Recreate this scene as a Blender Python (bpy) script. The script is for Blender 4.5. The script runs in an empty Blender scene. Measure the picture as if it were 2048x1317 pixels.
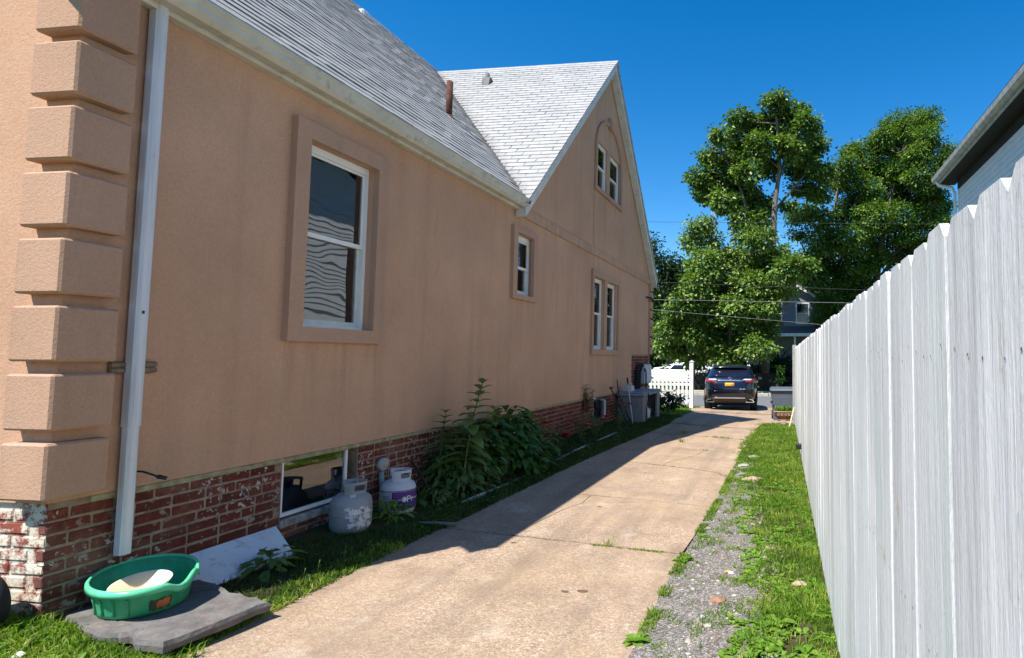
import bpy, bmesh, math, random
import numpy as np
from mathutils import Vector, Matrix

random.seed(7)
RNG = np.random.default_rng(7)
S = bpy.context.scene
COL = S.collection

# ------------------------------------------------------------------ camera
H = 1.58
cam = bpy.data.cameras.new('camera')
cam.sensor_fit = 'HORIZONTAL'
cam.sensor_width = 36.0
cam.lens = 1177.6 / 2048 * 36
cam.shift_x = (1024 - 1423) / 2048
cam.shift_y = (639.6 - 658.5) / 2048
cam.clip_start = 0.05
cam.clip_end = 900
camo = bpy.data.objects.new('camera', cam)
COL.objects.link(camo)
yaw, pitch, roll = .12885, .0649656, -.00554
fw = Vector((-math.sin(yaw) * math.cos(pitch), math.cos(yaw) * math.cos(pitch), math.sin(pitch)))
r0 = Vector((math.cos(yaw), math.sin(yaw), 0))
d0 = fw.cross(r0)
rt = math.cos(roll) * r0 + math.sin(roll) * d0
dn = fw.cross(rt)
M = Matrix(((rt.x, -dn.x, -fw.x, 0), (rt.y, -dn.y, -fw.y, 0), (rt.z, -dn.z, -fw.z, H), (0, 0, 0, 1)))
camo.matrix_world = M
S.camera = camo

# ------------------------------------------------------------------ sky, sun, exposure
SUN = Vector((-.355, -.57, 1.0)).normalized()          # towards the sun
elev = math.asin(SUN.z)
w = bpy.data.worlds.new('World')
S.world = w
w.use_nodes = True
nt = w.node_tree
bg = nt.nodes['Background']
sky = nt.nodes.new('ShaderNodeTexSky')
sky.sky_type = 'NISHITA'
sky.sun_disc = False
sky.sun_elevation = elev
sky.sun_rotation = math.atan2(SUN.x, SUN.y)
sky.altitude = 300
sky.air_density = 1.0
sky.dust_density = 0.25
sky.ozone_density = 3.0
hs = nt.nodes.new('ShaderNodeHueSaturation')
hs.inputs['Saturation'].default_value = 1.42
hs.inputs['Value'].default_value = .72
nt.links.new(sky.outputs[0], hs.inputs['Color'])
nt.links.new(hs.outputs[0], bg.inputs[0])
bg.inputs[1].default_value = 0.15
sl = bpy.data.lights.new('sun', 'SUN')
sl.energy = 5.0
sl.angle = math.radians(.53)
sl.color = (1, .95, .87)
so = bpy.data.objects.new('sun', sl)
COL.objects.link(so)
so.rotation_euler = (-SUN).to_track_quat('-Z', 'Y').to_euler()
so.location = (0, 0, 30)
vs = S.view_settings
vs.view_transform = 'Standard'
vs.look = 'None'
vs.exposure = 0.84
vs.gamma = 1.0
vs.use_curve_mapping = False
S.cycles.max_bounces = 6
S.cycles.diffuse_bounces = 3
S.cycles.glossy_bounces = 3
S.cycles.transmission_bounces = 2
S.cycles.transparent_max_bounces = 6

# ------------------------------------------------------------------ materials
MAT = {}

def srgb(r, g, b):
    f = lambda c: (c / 12.92 if c <= .04045 else ((c + .055) / 1.055) ** 2.4)
    return (f(r / 255), f(g / 255), f(b / 255))

class NB:
    """small node builder on one material"""
    def __init__(s, name):
        s.m = bpy.data.materials.new(name)
        s.m.use_nodes = True
        s.t = s.m.node_tree
        s.b = s.t.nodes['Principled BSDF']
        s.out = s.t.nodes['Material Output']
        s.pos = s.n('ShaderNodeNewGeometry').outputs['Position']
        MAT[name] = s.m
    def n(s, ty, **kw):
        q = s.t.nodes.new(ty)
        for k, v in kw.items():
            setattr(q, k, v)
        return q
    def l(s, a, b):
        s.t.links.new(a, b)
    def mapped(s, scale=(1, 1, 1), src=None):
        q = s.n('ShaderNodeMapping')
        q.inputs['Scale'].default_value = scale
        s.l(src or s.pos, q.inputs[0])
        return q.outputs[0]
    def objco(s):
        return s.n('ShaderNodeTexCoord').outputs['Object']
    def noise(s, scale, det=4, rough=.55, vec=None):
        q = s.n('ShaderNodeTexNoise')
        q.inputs['Scale'].default_value = scale
        q.inputs['Detail'].default_value = det
        q.inputs['Roughness'].default_value = rough
        s.l(vec or s.pos, q.inputs['Vector'])
        return q.outputs['Fac']
    def voro(s, scale, vec=None, feature='F1', out='Distance'):
        q = s.n('ShaderNodeTexVoronoi', feature=feature)
        q.inputs['Scale'].default_value = scale
        s.l(vec or s.pos, q.inputs['Vector'])
        return q.outputs[out]
    def ramp(s, fac, *stops, interp='LINEAR'):
        q = s.n('ShaderNodeValToRGB')
        e = q.color_ramp
        e.interpolation = interp
        while len(e.elements) < len(stops):
            e.elements.new(.5)
        for el, (p, c) in zip(e.elements, stops):
            el.position = p
            el.color = (*c, 1) if not isinstance(c, (int, float)) else (c, c, c, 1)
        s.l(fac, q.inputs[0])
        return q.outputs[0]
    def mix(s, fac, a, b, mode='MIX'):
        q = s.n('ShaderNodeMix', data_type='RGBA', blend_type=mode)
        for i, v in ((0, fac), (6, a), (7, b)):
            if isinstance(v, (int, float)):
                q.inputs[i].default_value = v
            elif isinstance(v, tuple):
                q.inputs[i].default_value = (*v, 1)
            else:
                s.l(v, q.inputs[i])
        return q.outputs[2]
    def math(s, op, a, b=0.0, clamp=False):
        q = s.n('ShaderNodeMath', operation=op, use_clamp=clamp)
        for i, v in ((0, a), (1, b)):
            if isinstance(v, (int, float)):
                q.inputs[i].default_value = v
            else:
                s.l(v, q.inputs[i])
        return q.outputs[0]
    def bump(s, h, strength=.3, dist=.01, prev=None):
        q = s.n('ShaderNodeBump')
        q.inputs['Strength'].default_value = strength
        q.inputs['Distance'].default_value = dist
        s.l(h, q.inputs['Height'])
        if prev is not None:
            s.l(prev, q.inputs['Normal'])
        s.l(q.outputs[0], s.b.inputs['Normal'])
        return q.outputs[0]
    def col(s, c):
        if isinstance(c, tuple):
            s.b.inputs['Base Color'].default_value = (*c, 1)
        else:
            s.l(c, s.b.inputs['Base Color'])
    def set(s, rough=None, metal=None, spec=None):
        for k, v in (('Roughness', rough), ('Metallic', metal), ('Specular IOR Level', spec)):
            if v is None:
                continue
            if isinstance(v, (int, float)):
                s.b.inputs[k].default_value = v
            else:
                s.l(v, s.b.inputs[k])

def simple(name, c, rough=.6, metal=0., var=.12, scale=6., bump=0., bscale=60., spec=.4, dirt=None):
    q = NB(name)
    n = q.noise(scale, 5)
    lo = tuple(x * (1 - var) for x in c)
    hi = tuple(min(1, x * (1 + var)) for x in c)
    cc = q.ramp(n, (.3, lo), (.7, hi))
    if dirt:
        n2 = q.noise(scale * 2.3, 6, .65)
        cc = q.mix(q.ramp(n2, (.55, 0), (.72, 1)), cc, dirt)
    q.col(cc)
    q.set(rough, metal, spec)
    if bump:
        q.bump(q.noise(bscale, 5, .6), bump, .01)
    return q.m

def build_materials():
    # stucco
    for name, tint in (('stucco', (.585, .352, .230)), ('stucco_trim', (.505, .316, .216))):
        q = NB(name)
        big = q.noise(.9, 4, .6)
        streak = q.noise(1.0, 5, .6, q.mapped((5.5, 5.5, .45)))
        c = q.ramp(big, (.3, tuple(x * .88 for x in tint)), (.7, tuple(x * 1.1 for x in tint)))
        c = q.mix(q.math('MULTIPLY', q.ramp(streak, (.52, 0), (.75, 1)), .5), c, tuple(x * .72 for x in tint))
        sep = q.n('ShaderNodeSeparateXYZ'); q.l(q.pos, sep.inputs[0])
        runs = q.noise(1.0, 5, .65, q.mapped((14, 14, .5)))
        for (ya, yb, za, zt) in ((3.97, 5.03, .95, 1.69), (7.6, 8.4, 1.6, 2.385), (10.95, 12.8, .9, 1.63), (11.0, 12.9, 3.9, 4.9)):
            iny = q.math('MULTIPLY', q.math('GREATER_THAN', sep.outputs[1], ya), q.math('LESS_THAN', sep.outputs[1], yb))
            h = q.math('DIVIDE', q.math('SUBTRACT', sep.outputs[2], za), zt - za, True)
            inz = q.math('MULTIPLY', h, q.math('LESS_THAN', sep.outputs[2], zt))
            f = q.math('MULTIPLY', q.math('MULTIPLY', iny, inz), q.ramp(runs, (.45, 0), (.68, 1)))
            c = q.mix(q.math('MULTIPLY', f, .45), c, tuple(x * .55 for x in tint))
        grain = q.noise(75, 4, .75)
        c = q.mix(.5, c, q.mix(q.ramp(grain, (.3, 0), (.7, 1)), (.55, .55, .55), (1.0, 1.0, 1.0)), 'MULTIPLY')
        grey = q.noise(3.1, 5, .65)
        c = q.mix(q.math('MULTIPLY', q.ramp(grey, (.5, 0), (.8, 1)), .35), c, (tint[0] * .8, tint[1] * .92, tint[2] * 1.05))
        q.col(c)
        q.set(.95, 0, .15)
        b1 = q.bump(q.noise(80, 4, .65), .6, .006)
        q.bump(q.noise(210, 2, .6), .5, .003, b1)
    # band with sooty runs
    q = NB('stucco_band')
    st = q.noise(1, 5, .75, q.mapped((7, 7, 1.5)))
    st2 = q.noise(.8, 4, .6)
    run = q.math('MULTIPLY', q.ramp(st, (.42, 0), (.75, 1)), q.ramp(st2, (.35, .15), (.6, .8)))
    c = q.mix(run, (.50, .315, .21), (.12, .10, .085))
    q.col(c); q.set(.95, 0, .15)
    q.bump(q.noise(80, 4, .65), .6, .006)
    # bricks
    def brick(name, red):
        q = NB(name)
        oi = q.n('ShaderNodeObjectInfo').outputs['Random']
        base = q.ramp(oi, (0, tuple(x * .62 for x in red)), (.5, red), (1, (red[0] * 1.25, red[1] * 1.5, red[2] * 1.55)))
        n = q.noise(28, 6, .65)
        c = q.mix(q.ramp(n, (.35, 0), (.7, 1)), base, tuple(x * .45 for x in red))
        return q, c
    q, c = brick('brick', (.165, .040, .028))
    fl = q.noise(26, 5, .62)
    patch = q.noise(2.0, 3, .6)
    gate = q.math('MULTIPLY', q.ramp(fl, (.57, 0), (.61, 1)), q.ramp(patch, (.40, 0), (.58, 1)))
    c = q.mix(gate, c, (.48, .46, .42))
    haze = q.noise(1.6, 4, .6, q.mapped((1, 1, 1.6)))
    c = q.mix(q.math('MULTIPLY', q.ramp(haze, (.5, 0), (.75, 1)), .45), c, (.30, .21, .17))
    q.col(c); q.set(.88, 0, .25)
    q.bump(q.noise(70, 5, .7), .6, .006)
    # brick for the joined mesh, random per island
    q = NB('brick_far')
    isl = q.n('ShaderNodeNewGeometry').outputs['Random Per Island']
    c = q.ramp(isl, (0, (.085, .022, .016)), (.5, (.15, .036, .026)), (1, (.20, .062, .046)))
    fl = q.noise(24, 5, .62)
    c = q.mix(q.math('MULTIPLY', q.ramp(fl, (.6, 0), (.64, 1)), .5), c, (.48, .46, .42))
    q.col(c); q.set(.88, 0, .25)
    q.bump(q.noise(70, 5, .7), .5, .006)
    q, c = brick('painted_brick', (.20, .05, .035))
    n = q.noise(11, 6, .68)
    c = q.mix(q.ramp(n, (.46, 1), (.56, 0)), (.22, .055, .038), (.60, .55, .44))
    n2 = q.noise(40, 5, .7)
    c = q.mix(q.math('MULTIPLY', q.ramp(n2, (.58, 0), (.7, 1)), .6), c, (.28, .18, .13))
    q.col(c); q.set(.85, 0, .25)
    q.bump(q.noise(60, 5, .7), .8, .008)
    q = NB('mortar')
    c = q.ramp(q.noise(12, 6, .7), (.3, (.15, .105, .075)), (.5, (.29, .22, .16)), (.75, (.42, .36, .27)))
    q.col(c); q.set(.95, 0, .1)
    q.bump(q.noise(90, 4, .7), .8, .01)
    simple('moss_strip', (.30, .27, .165), .95, var=.4, scale=14, bump=.8, bscale=50)
    simple('sill_paint', (.34, .32, .29), .9, var=.5, scale=12, bump=.8, bscale=40, dirt=(.05, .045, .04))
    # window parts
    simple('vinyl', (.74, .74, .72), .45, var=.04, scale=4)
    simple('vinyl_dirty', (.62, .62, .58), .55, var=.12, scale=12)
    simple('dark_room', (.016, .014, .013), .9)
    simple('screen_mesh', (.05, .052, .055), .8, var=.08, scale=200)
    simple('blind', (.85, .72, .56), .6, var=.06, scale=3)
    for nm, wav in (('glass', .0), ('glass_wavy', .14), ('glass_mirror', .0)):
        q = NB(nm)
        q.t.nodes.remove(q.b)
        fr = q.n('ShaderNodeFresnel'); fr.inputs[0].default_value = {'glass_mirror': 2.1, 'glass_wavy': 2.3}.get(nm, 1.75)
        tr = q.n('ShaderNodeBsdfTransparent'); tr.inputs[0].default_value = (.90, .92, .91, 1)
        gl = q.n('ShaderNodeBsdfGlossy'); gl.inputs['Roughness'].default_value = .015
        gl.inputs['Color'].default_value = (.95, .97, 1, 1)
        mx = q.n('ShaderNodeMixShader')
        q.l(fr.outputs[0], mx.inputs[0]); q.l(tr.outputs[0], mx.inputs[1]); q.l(gl.outputs[0], mx.inputs[2])
        q.l(mx.outputs[0], q.out.inputs[0])
        b = q.n('ShaderNodeBump'); b.inputs['Strength'].default_value = .12 if wav else .02
        b.inputs['Distance'].default_value = .05
        q.l(q.noise(2.2 if wav else 1.2, 1, .4), b.inputs['Height'])
        q.l(b.outputs[0], gl.inputs['Normal']); q.l(b.outputs[0], fr.inputs['Normal'])
    # roof
    for name, lum in (('shingle', .40), ('shingle_part', .41)):
        q = NB(name)
        if name == 'shingle':
            rnd = q.n('ShaderNodeNewGeometry').outputs['Random Per Island']
        else:
            rnd = q.n('ShaderNodeObjectInfo').outputs['Random']
        c = q.ramp(rnd, (0, (lum * .90, lum * .91, lum * .92)), (.5, (lum * .97, lum * .975, lum * .97)), (1, (lum * 1.04, lum * 1.04, lum * 1.02)))
        n = q.noise(1.1, 5, .65)
        c = q.mix(q.math('MULTIPLY', q.ramp(n, (.45, 0), (.7, 1)), .28), c, (.24, .245, .25))
        gr = q.noise(160, 2, .7)
        c = q.mix(.6, c, q.ramp(gr, (.3, .55), (.7, 1.0)), 'MULTIPLY')
        # leaf litter and soot that gathers along the valley
        sx = q.n('ShaderNodeSeparateXYZ'); q.l(q.pos, sx.inputs[0])
        d = q.math('ABSOLUTE', q.math('SUBTRACT', q.math('ADD', sx.outputs[0], sx.outputs[1]), 4.04))
        d = q.math('ADD', d, q.math('MULTIPLY', q.math('SUBTRACT', q.noise(7, 5, .7), .5), .5))
        c = q.mix(q.math('MULTIPLY', q.ramp(d, (0.02, 1), (.26, 0)), .55), c, (.13, .12, .11))
        q.col(c); q.set(.95, 0, .15)
        q.bump(q.noise(220, 2, .6), .5, .003)
    simple('roof_felt', (.10, .10, .10), .95, var=.2)
    simple('trim_white', (.60, .60, .565), .6, var=.1, scale=5, bump=.1, dirt=(.36, .34, .29))
    simple('gutter_cream', (.55, .53, .445), .5, var=.1, scale=5, bump=.1, dirt=(.36, .33, .26))
    q = NB('downspout_white')
    n = q.noise(1, 6, .7, q.mapped((30, 30, 1.2)))
    c = q.ramp(n, (.35, (.48, .49, .50)), (.55, (.60, .62, .66)), (.8, (.66, .68, .72)))
    sp = q.noise(26, 6, .7)
    c = q.mix(q.math('MULTIPLY', q.ramp(sp, (.62, 0), (.70, 1)), .5), c, (.34, .33, .29))
    q.col(c); q.set(.5, 0, .4); q.bump(q.noise(1, 3, .5, q.mapped((160, 160, .6))), .25, .004)
    simple('rust', (.085, .032, .02), .9, var=.4, scale=14, bump=.4)
    simple('lead', (.12, .12, .12), .7, var=.3, scale=10)
    simple('crack_dirt', (.20, .13, .09), .95, var=.3)
    simple('old_wood', (.20, .145, .095), .9, var=.35, scale=20, bump=.5)
    simple('black_plastic', (.014, .014, .015), .5)
    simple('black_rubber', (.013, .013, .014), .8, var=.3, scale=20)
    # ground
    q = NB('earth')
    n = q.noise(2.2, 6, .7)
    c = q.ramp(n, (.3, (.035, .032, .015)), (.5, (.06, .06, .022)), (.7, (.095, .075, .045)))
    q.col(c); q.set(1, 0, .1)
    q.bump(q.noise(40, 5, .7), .8, .03)
    q = NB('lawn_far')
    n = q.noise(3.2, 6, .7)
    c = q.ramp(n, (.3, (.05, .09, .018)), (.6, (.09, .15, .03)), (.8, (.12, .16, .045)))
    q.col(c); q.set(1, 0, .1)
    q.bump(q.noise(30, 5, .7), 1, .05)
    q = NB('concrete')
    pb = q.n('ShaderNodeTexVoronoi'); pb.inputs['Scale'].default_value = 95; q.l(q.pos, pb.inputs['Vector'])
    sepc = q.n('ShaderNodeSeparateColor'); q.l(pb.outputs['Color'], sepc.inputs[0])
    peb = q.ramp(sepc.outputs[0], (0, (.22, .155, .11)), (.35, (.34, .243, .168)), (.7, (.41, .30, .212)), (.93, (.50, .40, .305)), (1, (.58, .51, .43)))
    mort = q.ramp(q.noise(3, 5, .65), (.3, (.325, .232, .155)), (.7, (.42, .305, .208)))
    wear = q.noise(.75, 5, .6)
    c = q.mix(q.ramp(wear, (.35, .25), (.62, .9)), mort, peb)
    st = q.noise(1.7, 6, .68)
    c = q.mix(q.math('MULTIPLY', q.ramp(st, (.46, 0), (.72, 1)), .7), c, (.20, .145, .105))
    tr = q.noise(1, 5, .62, q.mapped((3.6, .33, 1)))
    c = q.mix(q.math('MULTIPLY', q.ramp(tr, (.47, 0), (.66, 1)), .55), c, (.21, .158, .12))
    pale = q.noise(2.6, 6, .7)
    c = q.mix(q.math('MULTIPLY', q.ramp(pale, (.56, 0), (.72, 1)), .55), c, (.52, .44, .35))
    drk = q.noise(9, 6, .72)
    c = q.mix(q.math('MULTIPLY', q.ramp(drk, (.62, 0), (.70, 1)), .45), c, (.14, .10, .08))
    yl = q.noise(.9, 3, .5)
    c = q.mix(q.math('MULTIPLY', q.ramp(yl, (.5, 0), (.75, 1)), .3), c, (.42, .30, .17))
    spk = q.noise(150, 2, .6)
    c = q.mix(.22, c, q.ramp(spk, (.32, .5), (.6, 1.0)), 'MULTIPLY')
    q.col(c); q.set(.95, 0, .15)
    b1 = q.bump(pb.outputs['Distance'], .42, .005)
    q.bump(q.noise(14, 4, .6), .25, .02, b1)
    simple('concrete_pale', (.40, .36, .30), .95, var=.25, scale=3, bump=.5, bscale=70)
    q = NB('gravel')
    pb = q.n('ShaderNodeTexVoronoi'); pb.inputs['Scale'].default_value = 120; q.l(q.pos, pb.inputs['Vector'])
    sepc = q.n('ShaderNodeSeparateColor'); q.l(pb.outputs['Color'], sepc.inputs[0])
    c = q.ramp(sepc.outputs[0], (0, (.085, .078, .07)), (.5, (.205, .19, .172)), (.85, (.30, .28, .255)), (1, (.52, .47, .41)))
    br = q.noise(4, 5, .7)
    c = q.mix(q.math('MULTIPLY', q.ramp(br, (.5, 0), (.7, 1)), .5), c, (.15, .105, .08))
    q.col(c); q.set(1, 0, .15)
    q.bump(pb.outputs['Distance'], 1.0, .01)
    q = NB('stone_bits')
    isl = q.n('ShaderNodeNewGeometry').outputs['Random Per Island']
    c = q.ramp(isl, (0, (.085, .08, .072)), (.45, (.21, .195, .178)), (.75, (.30, .282, .26)), (.9, (.22, .15, .115)), (1, (.55, .50, .44)))
    q.col(c); q.set(.95, 0, .2)
    simple('asphalt', (.135, .14, .145), .95, var=.15, scale=4, bump=.4, bscale=120)
    simple('flagstone', (.135, .125, .118), .9, var=.4, scale=7, bump=.8, bscale=26, dirt=(.21, .15, .125))
    simple('brown_stone', (.22, .125, .075), .9, var=.3, scale=12, bump=.5, bscale=40)
    simple('grey_stone', (.33, .30, .27), .95, var=.3, scale=12, bump=.6, bscale=40)
    simple('stain', (.13, .08, .055), .95, var=.3, scale=40)
    # fence paint
    q = NB('fence_paint')
    oi = q.n('ShaderNodeObjectInfo').outputs['Random']
    off = q.n('ShaderNodeCombineXYZ'); q.l(q.math('MULTIPLY', oi, 37.0), off.inputs[0]); q.l(q.math('MULTIPLY', oi, 53.0), off.inputs[1]); q.l(q.math('MULTIPLY', oi, 71.0), off.inputs[2])
    add = q.n('ShaderNodeVectorMath', operation='ADD'); q.l(q.objco(), add.inputs[0]); q.l(off.outputs[0], add.inputs[1])
    o = add.outputs[0]
    streak = q.noise(1, 6, .65, q.mapped((26, 26, 1.1), o))
    c = q.ramp(streak, (.28, (.50, .515, .535)), (.45, (.63, .645, .665)), (.65, (.74, .75, .76)))
    blot = q.noise(1.0, 5, .65, q.mapped((3.5, 3.5, .9), o))
    c = q.mix(q.math('MULTIPLY', q.ramp(blot, (.48, 0), (.7, 1)), .6), c, (.47, .50, .50))
    tint = q.noise(1.0, 3, .5, q.mapped((4, 4, .8), o))
    c = q.mix(q.math('MULTIPLY', q.ramp(tint, (.45, 0), (.7, 1)), .5), c, (.62, .70, .67))
    per = q.ramp(oi, (0, .80), (.5, .95), (1, 1.0))
    c = q.mix(1.0, c, per, 'MULTIPLY')
    crack = q.noise(1, 7, .7, q.mapped((60, 60, 1.6), o))
    dk = q.noise(1.2, 4, .6, o)
    cm = q.math('MULTIPLY', q.ramp(crack, (.60, 0), (.66, 1)), q.ramp(dk, (.46, 0), (.6, 1)))
    c = q.mix(q.math('MULTIPLY', cm, .8), c, (.34, .26, .18))
    flk = q.noise(1, 6, .7, q.mapped((55, 55, 22), o)); flg = q.noise(1, 4, .6, q.mapped((5, 5, 1.6), o))
    fm = q.math('MULTIPLY', q.ramp(flk, (.56, 0), (.62, 1)), q.ramp(flg, (.54, 0), (.66, 1)))
    c = q.mix(q.math('MULTIPLY', fm, .75), c, (.40, .32, .22))
    kn = q.voro(1.0, q.mapped((0, 3.2, 1.5), o))
    c = q.mix(q.ramp(kn, (.025, .6), (.06, 0)), c, (.36, .27, .18))
    q.col(c); q.set(.55, 0, .35)
    b1 = q.bump(q.noise(1, 7, .72, q.mapped((40, 40, 1.8), o)), .8, .012)
    b2 = q.bump(q.noise(1, 4, .6, q.mapped((150, 150, 40), o)), .35, .005, b1)
    q.bump(q.noise(1, 4, .6, q.mapped((11, 11, 3), o)), .22, .02, b2)
    simple('nail', (.12, .07, .045), .8)
    simple('post_grey', (.30, .29, .28), .9, var=.2, scale=10, bump=.4)
    simple('white_paint', (.80, .80, .79), .5, var=.05, scale=5)
    # neighbour
    simple('siding_white', (.72, .715, .70), .55, var=.05, scale=3)
    simple('siding_grey', (.14, .165, .195), .7, var=.1, scale=3)
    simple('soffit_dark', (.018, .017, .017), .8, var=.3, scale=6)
    simple('fascia_grey', (.36, .36, .345), .8, var=.25, scale=6, bump=.3)
    simple('roof_dark', (.07, .068, .066), .95, var=.3, scale=8, bump=.5)
    simple('galv', (.55, .57, .60), .35, .6, var=.1)
    # small things
    q = NB('tub_green')
    sx = q.n('ShaderNodeSeparateXYZ'); q.l(q.pos, sx.inputs[0])
    n = q.noise(14, 5, .65)
    c = q.ramp(n, (.3, (.01, .29, .12)), (.7, (.045, .41, .20)))
    dn_ = q.noise(9, 7, .72)
    c = q.mix(q.math('MULTIPLY', q.ramp(dn_, (.5, 0), (.66, 1)), .5), c, (.10, .17, .08))
    sc_ = q.noise(1, 6, .7, q.mapped((30, 30, 90)))
    c = q.mix(q.math('MULTIPLY', q.ramp(sc_, (.6, 0), (.68, 1)), .4), c, (.22, .42, .28))
    q.col(c); q.set(.42, 0, .45)
    simple('tub_rim', (.11, .55, .29), .33, var=.1, scale=8, dirt=(.07, .30, .16))  # paler than the basin: sunlit highlight of the rim put into the colour
    simple('orange_sticker', (.42, .13, .055), .6, var=.45, scale=25)
    simple('grime', (.05, .06, .03), .8, var=.4, scale=25)
    simple('bowl_cream', (.66, .55, .36), .35, var=.1, scale=9)
    simple('bowl_rim', (.78, .76, .70), .35, var=.03)
    simple('board_white', (.64, .66, .67), .6, var=.1, scale=5, bump=.08, dirt=(.40, .38, .32))
    q = NB('tank_grey')
    n = q.noise(7, 6, .65)
    c = q.ramp(n, (.3, (.21, .225, .235)), (.7, (.30, .315, .325)))
    q.col(c); q.set(.6, 0, .35); q.bump(q.noise(60, 4, .6), .25, .004)
    simple('tank_white', (.52, .53, .55), .5, var=.08, scale=9, dirt=(.40, .38, .34))
    q = NB('torn_paint')
    n = q.noise(18, 6, .7)
    c = q.ramp(n, (.38, (.16, .15, .145)), (.46, (.56, .56, .58)), (.8, (.72, .72, .74)))
    q.col(c); q.set(.6); q.bump(n, .6, .01)
    simple('purple_label', (.085, .028, .20), .4, var=.2, scale=12)
    simple('label_blue', (.045, .05, .17), .4)
    simple('label_paper', (.42, .43, .48), .5, var=.1, scale=40)
    simple('ink', (.05, .05, .08), .5)
    simple('logo_white', (.8, .8, .82), .5)
    simple('edging_white', (.40, .37, .31), .9, var=.35, scale=9, bump=.5, dirt=(.12, .11, .07))
    simple('pvc', (.45, .45, .43), .4, var=.08)
    simple('pipe_grey', (.13, .125, .11), .7, var=.2)
    simple('box_grey', (.19, .185, .19), .6, var=.06, scale=4)
    simple('box_lid', (.25, .26, .29), .5, var=.06, scale=4)
    simple('box_inner', (.12, .085, .065), .8, var=.2)
    simple('jug', (.50, .56, .64), .3, var=.05)
    simple('jug_blue', (.03, .05, .16), .4)
    simple('meter_grey', (.55, .57, .62), .5, var=.06)
    simple('bin_grey', (.085, .105, .13), .55, var=.08, scale=4)
    simple('terracotta', (.22, .095, .055), .85, var=.4, scale=22, bump=.6, bscale=40)
    simple('terracotta_pale', (.40, .29, .22), .85, var=.3, scale=22, bump=.3)
    simple('stick_wood', (.55, .45, .28), .8, var=.2)
    simple('litter_white', (.5, .5, .47), .7)
    # cars
    q = NB('car_navy'); q.col((.004, .006, .018)); q.set(.22, .25, .5)
    q.b.inputs['Coat Weight'].default_value = .9; q.b.inputs['Coat Roughness'].default_value = .04
    q = NB('car_white'); q.col((.78, .79, .80)); q.set(.3, 0, .5)
    q.b.inputs['Coat Weight'].default_value = .6; q.b.inputs['Coat Roughness'].default_value = .05
    q = NB('car_glass'); q.col((.008, .010, .02)); q.set(.05, 0, .7)
    q = NB('chrome'); q.col((.78, .79, .80)); q.set(.15, 1, .5)
    q = NB('tail_red'); q.col((.30, .008, .012)); q.set(.12, 0, .6)
    q = NB('tail_clear'); q.col((.62, .60, .60)); q.set(.12, .3, .6)
    simple('bumper_brown', (.045, .036, .032), .5)
    simple('plate_orange', (.80, .36, .02), .45, var=.06)
    simple('tyre', (.012, .012, .012), .85)
    # plants
    def leafmat(name, a, b, c2, trans=.35, rough=.5, spec=.35):
        q = NB(name)
        at = q.n('ShaderNodeAttribute'); at.attribute_name = 'var'
        c = q.ramp(at.outputs['Fac'], (0, a), (.55, b), (1, c2))
        q.col(c); q.set(rough, 0, spec)
        tl = q.n('ShaderNodeBsdfTranslucent')
        q.l(q.mix(1.0, c, (1.5, 1.6, .7), 'MULTIPLY'), tl.inputs[0])
        mx = q.n('ShaderNodeMixShader'); mx.inputs[0].default_value = trans
        q.l(q.b.outputs[0], mx.inputs[1]); q.l(tl.outputs[0], mx.inputs[2])
        q.l(mx.outputs[0], q.out.inputs[0])
    leafmat('grass', (.055, .125, .012), (.15, .26, .02), (.40, .40, .11), .4, .55, .25)
    leafmat('grass_shade', (.032, .06, .016), (.058, .098, .022), (.11, .13, .045), .35, .6, .2)  # darker copy of grass, the house shade is put into its colour
    leafmat('weed', (.07, .16, .012), (.13, .26, .02), (.21, .32, .05), .35)
    leafmat('catalpa', (.04, .085, .013), (.115, .20, .028), (.27, .36, .09), .24, .42, .45)
    leafmat('maple', (.03, .075, .011), (.095, .18, .022), (.23, .31, .05), .27, .5, .3)
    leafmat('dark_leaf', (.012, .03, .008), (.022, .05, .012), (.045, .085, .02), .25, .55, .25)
    leafmat('bush_leaf', (.035, .09, .02), (.06, .15, .028), (.10, .21, .045), .3, .45, .35)
    leafmat('tall_leaf', (.06, .12, .036), (.11, .19, .055), (.22, .29, .09), .3, .5, .3)
    leafmat('petal', (.35, .03, .06), (.5, .10, .14), (.62, .30, .32), .3)
    leafmat('petal_red', (.35, .02, .025), (.5, .03, .03), (.6, .06, .05), .3)
    simple('bark', (.13, .115, .09), .95, var=.4, scale=6, bump=.8, bscale=15)
    simple('stem_green', (.10, .13, .04), .7, var=.2)
    simple('dark_wood', (.022, .018, .015), .9, var=.3)
    simple('wire_dark', (.03, .03, .035), .6)
    simple('wire_pale', (.20, .205, .21), .5)
    simple('mast', (.5, .3, .3), .6, var=.5, scale=.15)

build_materials()

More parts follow.
